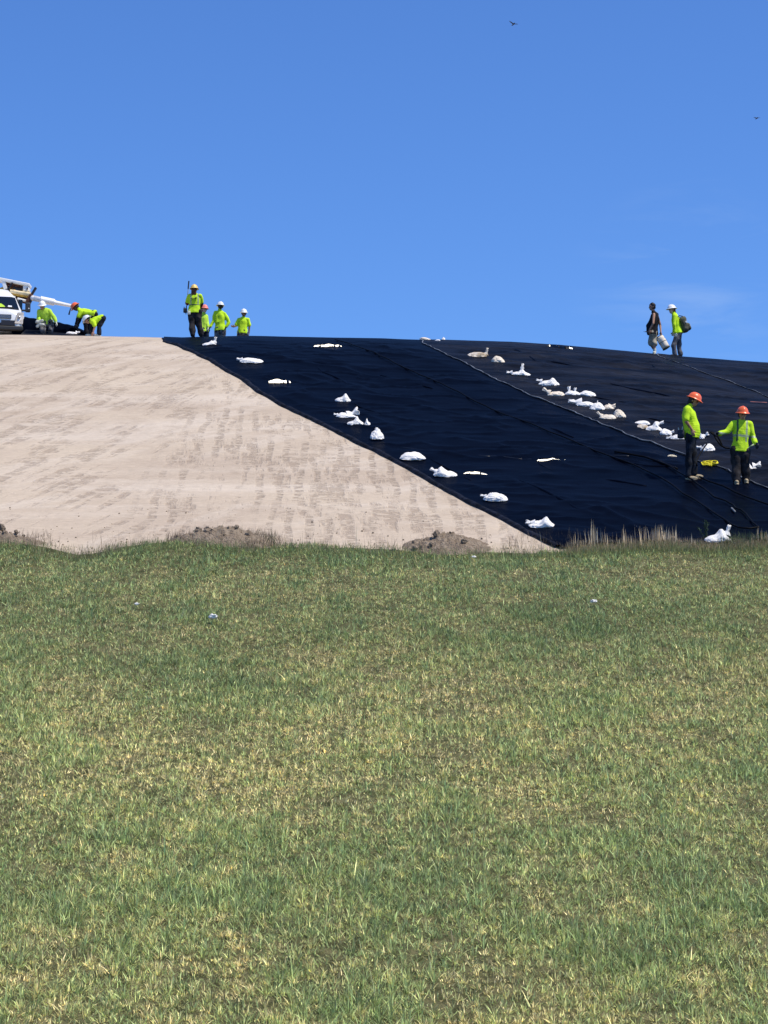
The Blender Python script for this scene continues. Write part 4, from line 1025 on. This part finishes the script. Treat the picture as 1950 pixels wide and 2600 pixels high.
# ------------------------------------------------------------------ liner heap on the crest
top = [(40, 801), (60, 805), (92, 810), (120, 815), (140, 820), (165, 824), (190, 830), (210, 838), (228, 848), (240, 854)]
YH_ = 74.6; T = [W(a, b, YH_) for a, b in top]
n = 60; prof_n = 16
X = np.zeros((n, prof_n)); Y = X.copy(); Z = X.copy()
for i in range(n):
    f = i / (n - 1) * (len(T) - 1); k = min(len(T) - 2, int(f)); q = T[k].lerp(T[k + 1], f - k)
    for j in range(prof_n):
        an = math.pi * j / (prof_n - 1); yy = q.y - math.cos(an) * .75; g = hz(q.x, yy)
        z = g + (q.z - g) * (math.sin(an) ** .55 if an < math.pi / 2 else math.sin(an) ** .7)
        wv_ = .05 * mnoise.noise(Vector((q.x * 2.5 + yy * .8, yy * 3, z * 4))) + .03 * mnoise.noise(Vector((q.x * 6, yy, z * 9)))
        X[i, j], Y[i, j], Z[i, j] = q.x, yy - wv_ * 1.5, z + wv_ * .6
hp_ = link('liner_heap', grid_mesh('liner_heap', X, Y, Z, M['linA'])); tag(hp_, 'long dark heap of rolled liner on the crest between the van and the bending workers', 'liner roll')
Xa, Ya = np.meshgrid(np.linspace(W(56, 850, 73).x, W(250, 850, 73).x, 60), np.linspace(72.3, 73.75, 10))
Za = H(Xa, Ya) + .03 + .28 * np.clip((Ya - 72.6) / 1.1, 0, 1) * np.linspace(1, .25, 60)[None] + .04 * fbm(Xa * 2, Ya * 3, 77, 3)
tag(link('liner_apron', grid_mesh('liner_apron', Xa, Ya, Za, M['linB'])), 'dusty grey blue flat piece of liner lying in front of the dark heap', 'liner sheet')
# ------------------------------------------------------------------ dirt mounds
def mound(x0, x1, pytop, ytc, label, seed, m='mound', clods=26, dep=.75, skew=0):
    yc = ytc; cx = ((x0 + x1) / 2 - 975) / FOC * yc; hw = (x1 - x0) / 2 / FOC * yc
    zt = W((x0 + x1) / 2, pytop, yc).z
    xs = np.linspace(-1.25, 1.25, 90); ys = np.linspace(-1.3, 1.5, 50); X, Y = np.meshgrid(xs, ys)
    rr = np.sqrt((X - skew * .3 * (1 - np.abs(X))) ** 2 + Y ** 2)
    p = np.clip(1 - rr, -.3, 1); p = np.where(p > 0, p ** .8, p)
    wx = cx + X * hw; wy = yc + Y * dep
    g = H(wx, wy); hgt = zt - hz(cx, yc)
    Z = g + hgt * p * (1 + .5 * fbm(X * 2.2, Y * 2.2, seed, 3)) + np.clip(p + .1, 0, 1) * (.18 * fbm(X * 5, Y * 5, seed + 1, 4) + .18 * fbm(X * 14, Y * 14, seed + 2, 3)) - .03
    co_ = (cx, yc, hz(cx, yc))
    r = link('dirt_mound', grid_mesh('dirt_mound', wx - co_[0], wy - co_[1], Z - co_[2], M[m]), None, co_)
    tag(r, label, 'dirt mound', 'heaps of dug soil along the toe of the slope')
    bm = bmesh.new()
    for i in range(clods):
        a = random.uniform(0, 6.28); q = random.random() ** .7
        x = math.cos(a) * q * .75 - .15; y = math.sin(a) * q * .6 - .05
        ix = int(np.clip((x + 1.25) / 2.5 * 89, 0, 89)); iy = int(np.clip((y + 1.3) / 2.8 * 49, 0, 49))
        s = random.choice((.014, .02, .03, .045, .06)) * (.8 + .5 * (1 - q))
        c = Vector((wx[iy, ix] - co_[0], wy[iy, ix] - co_[1], Z[iy, ix] - co_[2] + s * .4))
        g_ = bmesh.ops.create_icosphere(bm, subdivisions=2, radius=s, matrix=Matrix.Translation(c))
        for v in g_['verts']:
            dv = v.co - c; v.co = c + dv * (1 + .9 * mnoise.noise(v.co * 24)) * Vector((1.15, 1, .8)).length / 1.7
    o = bm_obj('clods', bm, M[m], r); tag(o, kind='stuff')
    return r
mound(1012, 1258, 1352, 40.25, 'right clay mound with big lumps on top, in front of the tan slope', 301, clods=16, skew=.2, dep=.5)
mound(415, 705, 1330, 40.35, 'larger left clay mound, half grown over with dry weeds', 311, clods=18, dep=.55)
mound(-150, 125, 1346, 40.3, 'clay mound cut off by the left frame edge', 321, clods=20, dep=.5)
mound(1630, 1800, 1374, 40.3, 'small rounded hump of dry earth below the tall stalks at right', 331, 'mound', 10, .5)

# ------------------------------------------------------------------ litter
def litter(px, py, wpx, label, seed):
    g = hit(px, py); s = wpx * g.y / FOC / 2
    bm = bmesh.new(); bmesh.ops.create_icosphere(bm, subdivisions=4, radius=1)
    for v in bm.verts:
        q = v.co * 1.8 + Vector((seed, 2, 5)); k = 1 + .6 * mnoise.noise(q) - .5 * abs(mnoise.noise(q * 2.6))
        v.co = Vector((v.co.x * s * k, v.co.y * s * .6 * k, v.co.z * s * .55 * k + s * .5 + .075))
    o = bm_obj('plastic_scrap', bm, M['bagw'], None, g, True); tag(o, label, 'litter')
litter(347, 1549, 12, 'small white plastic scrap in the grass below the left mound', 1)
litter(542, 1584, 24, 'largest white plastic scrap lying in the grass, left of centre', 2)
litter(1507, 1543, 17, 'small cream scrap in the grass on the right side', 3)
litter(1203, 1428, 11, 'tiny white fleck of plastic in the grass below the right mound', 4)

# crumbs of soil along the foot of the clay slope
bm = bmesh.new()
for i in range(240):
    y = 40.1 + 3.2 * random.random() ** 2.2; x = random.uniform(-8.5, 2.8)
    if x > float(E1(y)) - .1: continue
    s = random.choice((.006, .009, .012, .016, .02)); c = Vector((x, y, hz(x, y) + s * .4))
    g_ = bmesh.ops.create_icosphere(bm, subdivisions=1, radius=s, matrix=Matrix.Translation(c))
    for v in g_['verts']: v.co = c + (v.co - c) * (1 + .7 * mnoise.noise(v.co * 30))
o = bm_obj('soil_crumbs', bm, M['clod']); tag(o, 'crumbs of darker soil scattered at the foot of the tan slope', 'soil crumbs', kind='stuff')

# ------------------------------------------------------------------ birds
def bird(px, py, dist, span, lw, rw_, label, fold_):
    c = W(px, py, dist); r = empty('bird', c, label, 'bird')
    s = span / 2
    bm = bmesh.new(); ell(bm, Vector((0, 0, 0)), Vector((.09, 0, 0)) * span, Vector((0, .24, 0)) * span, Vector((0, 0, .075)) * span, 3)
    ell(bm, Vector((.01, -.26, .02)) * span, Vector((.05, 0, 0)) * span, Vector((0, .07, 0)) * span, Vector((0, 0, .05)) * span, 2)
    bm_obj('body', bm, M['bird'], r, None, True)
    co = [Vector((-.05, .2, 0)) * span, Vector((.05, .2, 0)) * span, Vector((.1, .42, -.02)) * span, Vector((-.1, .42, -.02)) * span]
    co += [p - Vector((0, 0, .02 * span)) for p in co]
    link('tail', raw_mesh('tail', co, [(0, 1, 2, 3), (7, 6, 5, 4), (0, 4, 5, 1), (1, 5, 6, 2), (2, 6, 7, 3), (3, 7, 4, 0)], M['bird'], False), r)
    for q, (a, b) in ((-1, lw), (1, rw_)):
        # joints: shoulder, wrist, tip ; a, b are heights of wrist and tip
        js = [(0, 0), (.45, a), (.8, (a + b) / 2 + .02), (1, b)]; chord = [.24, .26, .16, .03]
        co = []
        for (x, z), cchord in zip(js, chord):
            X_ = q * x * s
            for yy, th in ((-cchord * .4, 0), (0, .018), (cchord * .6, 0), (0, -.012)):
                co.append(Vector((X_, yy * span, (z * s) + th * span)))
        fc = [(i * 4 + j, i * 4 + (j + 1) % 4, (i + 1) * 4 + (j + 1) % 4, (i + 1) * 4 + j) for i in range(3) for j in range(4)]
        link('wing', raw_mesh('wing', co, fc, M['bird'], True), r)
    r.rotation_euler = (0, 0, .3)
bird(1304, 61, 300, 1.30, (.28, .62), (.07, .05), 'dark soaring bird high in the sky near the top edge, left wing raised', 0)
bird(1922, 300, 340, 1.15, (.10, .16), (.10, .22), 'dark bird gliding near the right edge of the sky, seen end on', 0)

# ------------------------------------------------------------------ blades of grass
def blades(name, x, y, ln, wd, lean, az, colr, m, curve=.5, z0=None):
    n = len(x); z = (H(x, y) if z0 is None else z0) - .01
    dx, dy = np.cos(az), np.sin(az); sx, sy = -dy, dx
    tw = RNG.uniform(-1.2, 1.2, n)   # twist the blade width towards the viewer at random
    sx2 = sx * np.cos(tw) + dx * np.sin(tw); sy2 = sy * np.cos(tw) + dy * np.sin(tw)
    co = np.zeros((n, 5, 3))
    for i, (t, wf, lf) in enumerate(((0, 1, 0), (.55, .85, .45), (1, 0, 1))):
        h = ln * t * np.cos(lean * (1 + curve * t)); d = ln * t * np.sin(lean * (1 + curve * t))
        bx, by, bz = x + dx * d, y + dy * d, z + h
        if i < 2:
            for k, sg in ((2 * i, -1), (2 * i + 1, 1)):
                co[:, k, 0] = bx + sg * sx2 * wd * wf / 2; co[:, k, 1] = by + sg * sy2 * wd * wf / 2; co[:, k, 2] = bz
        else: co[:, 4, 0] = bx; co[:, 4, 1] = by; co[:, 4, 2] = bz
    b = (np.arange(n) * 5)[:, None]
    q = b + np.array([0, 1, 3, 2]); t = b + np.array([2, 3, 4])
    loops = np.concatenate([q, t], 1)           # quad then tri for each blade
    st = (np.arange(n) * 7)[:, None] + np.array([0, 4])
    me = bpy.data.meshes.new(name)
    me.vertices.add(n * 5); me.vertices.foreach_set('co', co.ravel().astype('f4'))
    me.loops.add(loops.size); me.loops.foreach_set('vertex_index', loops.ravel().astype('i4'))
    me.polygons.add(n * 2); me.polygons.foreach_set('loop_start', st.ravel().astype('i4'))
    me.update(calc_edges=False)
    at_ = me.color_attributes.new('tint', 'FLOAT_COLOR', 'POINT')
    c = np.ones((n, 5, 4)); c[:, :, :3] = colr[:, None, :]
    at_.data.foreach_set('color', c.ravel().astype('f4'))
    me.materials.append(m)
    return me
GN = 1700000
yy = 17.2 + (40.35 - 17.2) * RNG.random(GN) ** .95
xx = (RNG.random(GN) * 2 - 1) * (.176 * yy + 2.6)
# clumping: thin out bare spots, pull blades into tufts
dens = fbm(xx * 1.6, yy * 1.6, 91, 3) + .6 * fbm(xx * 5, yy * 5, 92, 2)
keep = RNG.random(GN) < np.clip(.85 + 1.6 * dens, .3, 1)
lim = 39.95 + 1.5 * fbm(xx * .8, 0 * xx, 93, 3) - .25 * np.exp(-((xx + 4.9) / .9) ** 2)
keep &= yy < lim
xx, yy = xx[keep], yy[keep]; n = len(xx)
# gather most blades into tufts that splay outwards
cell = .13; cxi = np.floor(xx / cell); cyi = np.floor(yy / cell)
def hs_(a, b, s):
    v = np.sin(a * 127.1 + b * 311.7 + s * 74.7) * 43758.5453; return v - np.floor(v)
tcx = (cxi + .15 + .7 * hs_(cxi, cyi, 1)) * cell; tcy = (cyi + .15 + .7 * hs_(cxi, cyi, 2)) * cell
intuft = RNG.random(n) < .5
pull = RNG.uniform(.25, .75, n)
xx = np.where(intuft, tcx + (xx - tcx) * pull, xx); yy = np.where(intuft, tcy + (yy - tcy) * pull, yy)
tr_ = np.hypot(xx - tcx, yy - tcy); taz = np.arctan2(yy - tcy, xx - tcx); tval = hs_(cxi, cyi, 3); tcol = hs_(cxi, cyi, 4) - .5
g1 = fbm(xx * .32, yy * .22, 101, 4); g2 = fbm(xx * 1.3, yy * 1.0, 102, 4); g3 = fbm(xx * 5, yy * 5, 103, 2)
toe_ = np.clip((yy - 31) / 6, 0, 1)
band = np.interp(yy, [17, 20, 21.5, 22.5, 24.5, 26, 28, 32, 34, 35.5, 36.5, 38, 39.3, 41], [-.08, -.06, .05, .16, .14, .02, -.07, -.10, .12, .10, -.06, -.02, .14, .16])
green = .06 + band + .8 * g1 + .85 * g2 + .8 * g3 + RNG.normal(0, .26, n) + .5 * tcol * intuft
pal = np.array([[.68, .58, .33], [.58, .53, .26], [.51, .51, .245], [.41, .46, .205], [.31, .38, .17], [.21, .275, .13]])
gi = np.clip(.5 + green * 1.15, 0, 1) * 4.999; i0 = gi.astype(int); fr_ = (gi - i0)[:, None]
colr = pal[i0] * (1 - fr_) + pal[np.minimum(i0 + 1, 5)] * fr_
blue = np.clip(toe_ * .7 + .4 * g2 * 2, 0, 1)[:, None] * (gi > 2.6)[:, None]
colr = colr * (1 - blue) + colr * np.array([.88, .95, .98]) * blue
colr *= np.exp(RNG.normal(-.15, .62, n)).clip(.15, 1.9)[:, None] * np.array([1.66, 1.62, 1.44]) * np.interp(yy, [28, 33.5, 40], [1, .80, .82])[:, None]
pale = RNG.random(n) < .05; colr[pale] = colr[pale] * .3 + np.array([.42, .42, .26]) * RNG.uniform(.6, 1.1, pale.sum())[:, None]
ln = RNG.gamma(7, 1 / 7, n) * (.068 - .012 * toe_ + .04 * np.clip(g2 * 2, -.3, 1) + .012 * (yy < 24))
ln *= np.clip(.8 + (gi > 3) * .25, .5, 1.2)
wd = RNG.uniform(.004, .012, n) * np.clip(yy / 26, .9, 1.05)
lean = np.abs(RNG.normal(.7, .42, n)).clip(0, 1.35); az = RNG.uniform(0, 2 * math.pi, n) + g3 * 3
az = np.where(intuft, taz + RNG.normal(0, .5, n), az); lean = np.where(intuft, (.15 + tr_ * 14 + RNG.normal(0, .25, n)).clip(0, 1.3), lean)
ln = np.where(intuft, ln * (.8 + .6 * tval), ln * .8)
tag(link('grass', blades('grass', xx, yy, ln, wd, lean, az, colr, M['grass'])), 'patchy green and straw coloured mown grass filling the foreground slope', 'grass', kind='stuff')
# coarser leaves and weeds among it
n = 42000; yy = RNG.uniform(17.3, 40.1, n); xx = (RNG.random(n) * 2 - 1) * (.176 * yy + 2.6)
k = fbm(xx * .8, yy * .7, 111, 3) > -.06; xx, yy = xx[k], yy[k]; n = len(xx)
cw = np.array([.42, .52, .20]) * RNG.uniform(.6, 1.6, n)[:, None] + np.array([.05, .05, .03]) * RNG.random(n)[:, None]
tag(link('weeds', blades('weeds', xx, yy, RNG.uniform(.05, .12, n), RNG.uniform(.009, .017, n), RNG.uniform(.3, 1.1, n), RNG.uniform(0, 6.28, n), cw, M['grass'])), 'broader brighter green weed leaves scattered through the grass', 'weeds', kind='stuff')
# longer seed stalks standing out of the grass
n = 2600; yy = RNG.uniform(17.3, 40.3, n); xx = (RNG.random(n) * 2 - 1) * (.176 * yy + 2.6)
cs = np.array([.34, .31, .19]) * RNG.uniform(.5, 1.3, n)[:, None]
tag(link('grass_stalks', blades('grass_stalks', xx, yy, RNG.uniform(.12, .22, n), RNG.uniform(.003, .006, n), RNG.uniform(.1, .8, n), RNG.uniform(0, 6.28, n), cs, M['grass'])), 'thin pale seed stalks standing above the lawn', 'grass stalks', kind='stuff')

# rough growth along the toe, tall dry stalks on the right
xs_, ys_, ls_, ws_, cs_, le_ = [], [], [], [], [], []
def strip(px0, px1, y0, y1, n, l0, l1, c, w0=.004, w1=.008, lean=.35, dens=None):
    py_ = RNG.uniform(y0, y1, n); pxx = RNG.uniform(px0, px1, n)
    if dens is not None:
        k = vn(pxx / dens, py_ * 3, 7) > .55; py_, pxx = py_[k], pxx[k]
    n = len(py_)
    xs_.append((pxx - 975) / FOC * py_); ys_.append(py_); ls_.append(RNG.uniform(l0, l1, n)); ws_.append(RNG.uniform(w0, w1, n))
    cs_.append(np.array(c) * RNG.uniform(.5, 1.35, n)[:, None]); le_.append(np.abs(RNG.normal(lean * .6, lean * .5, n)))
strip(-200, 2150, 39.4, 40.1, 4200, .08, .20, (.34, .28, .18), dens=45)
strip(-200, 2150, 39.3, 39.95, 5500, .07, .18, (.24, .30, .12))
strip(-200, 2150, 39.6, 40.6, 600, .15, .34, (.26, .20, .13), .003, .006, .3, 60)
strip(-200, 1440, 39.75, 40.3, 2600, .04, .12, (.30, .30, .15))
strip(-160, 130, 39.8, 41.0, 500, .08, .22, (.22, .165, .115))
strip(420, 720, 39.9, 41.0, 900, .08, .26, (.21, .155, .105))
strip(560, 700, 39.9, 41.0, 400, .1, .25, (.13, .14, .07))
strip(1440, 2200, 39.7, 40.3, 6500, .07, .19, (.42, .34, .21), .004, .009)
strip(1440, 2200, 39.5, 40.1, 3500, .07, .18, (.28, .30, .13))
strip(1290, 1460, 40.0, 40.9, 160, .08, .24, (.2, .16, .11), .003, .006)
strip(1830, 2200, 39.9, 40.5, 1200, .12, .3, (.12, .16, .07), .004, .009)
tag(link('rough_grass', blades('rough_grass', np.concatenate(xs_), np.concatenate(ys_), np.concatenate(ls_), np.concatenate(ws_), np.concatenate(le_), RNG.uniform(0, 6.28, sum(map(len, xs_))), np.concatenate(cs_), M['grass'])),
    'ragged brown and green uncut growth along the foot of the slope', 'rough grass', kind='stuff')
xs_, ys_, ls_, ws_, cs_, le_ = [], [], [], [], [], []
def clump(px, py_top, n, sp=18, w=(.009, .019)):
    n = int(n * 1.8 + .5) if n > 1 else 1; sp *= 1.5
    y = RNG.uniform(39.95, 40.3, n); x = (px + RNG.normal(0, sp, n) - 975) / FOC * y
    top = np.array([W(px, py_top, 40.1).z] * n)
    n = n
    l = np.clip((top - H(x, y)) * RNG.uniform(.65, 1.05, n), .12, .9)
    xs_.append(x); ys_.append(y); ls_.append(l); ws_.append(RNG.uniform(*w, n)); cs_.append(np.array((.92, .74, .48)) * RNG.uniform(.45, 1.2, n)[:, None]); le_.append(np.abs(RNG.normal(.04, .09, n)))
for px, pt, n in ((1473, 1335, 2), (1503, 1312, 3), (1512, 1330, 4), (1528, 1332, 4), (1545, 1348, 4), (1578, 1323, 3), (1583, 1340, 4), (1600, 1352, 3), (1620, 1330, 2), (1636, 1336, 2), (1652, 1332, 4), (1682, 1326, 6), (1692, 1326, 6), (1711, 1332, 5), (1699, 1345, 4), (1729, 1331, 1), (1755, 1352, 2), (1765, 1368, 3),
                  (1925, 1334, 2), (1942, 1326, 3), (1950, 1340, 4), (1916, 1352, 2), (1900, 1368, 2), (1885, 1372, 2), (1566, 1368, 4), (1480, 1368, 4), (1980, 1335, 8), (2030, 1330, 8), (2080, 1340, 8)):
    clump(px, pt, n, 5)
for px, pt, n in ((605, 1318, 1), (615, 1308, 1), (537, 1312, 1), (545, 1318, 1), (483, 1320, 1), (905, 1325, 1), (690, 1345, 1), (993, 1340, 1), (845, 1350, 1), (1360, 1345, 1), (1385, 1340, 1), (1440, 1356, 1), (1460, 1350, 2)):
    clump(px, pt, n, 4, (.006, .012))
tag(link('dry_stalks', blades('dry_stalks', np.concatenate(xs_), np.concatenate(ys_), np.concatenate(ls_), np.concatenate(ws_), np.concatenate(le_), RNG.uniform(0, 6.28, sum(map(len, xs_))), np.concatenate(cs_), M['grass'], .2)),
    'tall dry brown weed stalks standing in front of the black liner at lower right', 'dry stalks', kind='stuff')
# two green weeds near the bottom sandbag
def weed(px, pytop, label, leaves, spread, col, seed):
    rs = random.Random(seed); y = 40.5; x = (px - 975) / FOC * y; g = Vector((x, y, hz(x, y)))
    r = empty('weed_plant', g, label, 'plant'); ht = W(px, pytop, y).z - g.z
    ms = mat('weed_stem', tuple(c * .9 for c in col), .7); ml = mat('weed_leaf', col, .6, .3, .3, 9)
    bml = []; lf = []
    for s in range(5):
        a = rs.uniform(-1, 1); tipx = a * spread; hh = ht * (1 - .35 * abs(a)) 
        st = [Vector((tipx * t ** 1.4, rs.uniform(-.03, .03) * t, hh * t)) for t in (0, .25, .5, .75, 1)]
        bml.append(st)
        for i in range(leaves):
            t = rs.uniform(.15, 1); k = t * 4; q = st[min(3, int(k))].lerp(st[min(3, int(k)) + 1], k - min(3, int(k)))
            d = Vector((rs.uniform(-1, 1), rs.uniform(-1, 1), rs.uniform(0, .9))).normalized(); l = rs.uniform(.02, .055)
            sd = d.cross(Vector((rs.random(), rs.random(), 1))).normalized() * l * .28
            lf.append((q, q + d * l * .5 + sd, q + d * l, q + d * l * .5 - sd))
    for st in bml: link('stem', tube('stem', st, lambda t: .006 * (1.2 - t), ms, 5), r)
    co = [p for f in lf for p in f]
    o = link('leaves', raw_mesh('leaves', co, [tuple(range(4 * i, 4 * i + 4)) for i in range(len(lf))], ml, False), r); tag(o, kind='stuff')
weed(1796, 1322, 'spindly grey green weed with feathery twigs left of the bottom sandbag', 40, .2, (.07, .11, .07), 5)
weed(1868, 1368, 'bushy dark green weed just right of the bottom sandbag', 130, .12, (.045, .09, .03), 6)
weed(1944, 1352, 'leafy green weed at the right frame edge', 110, .1, (.055, .10, .035), 7)
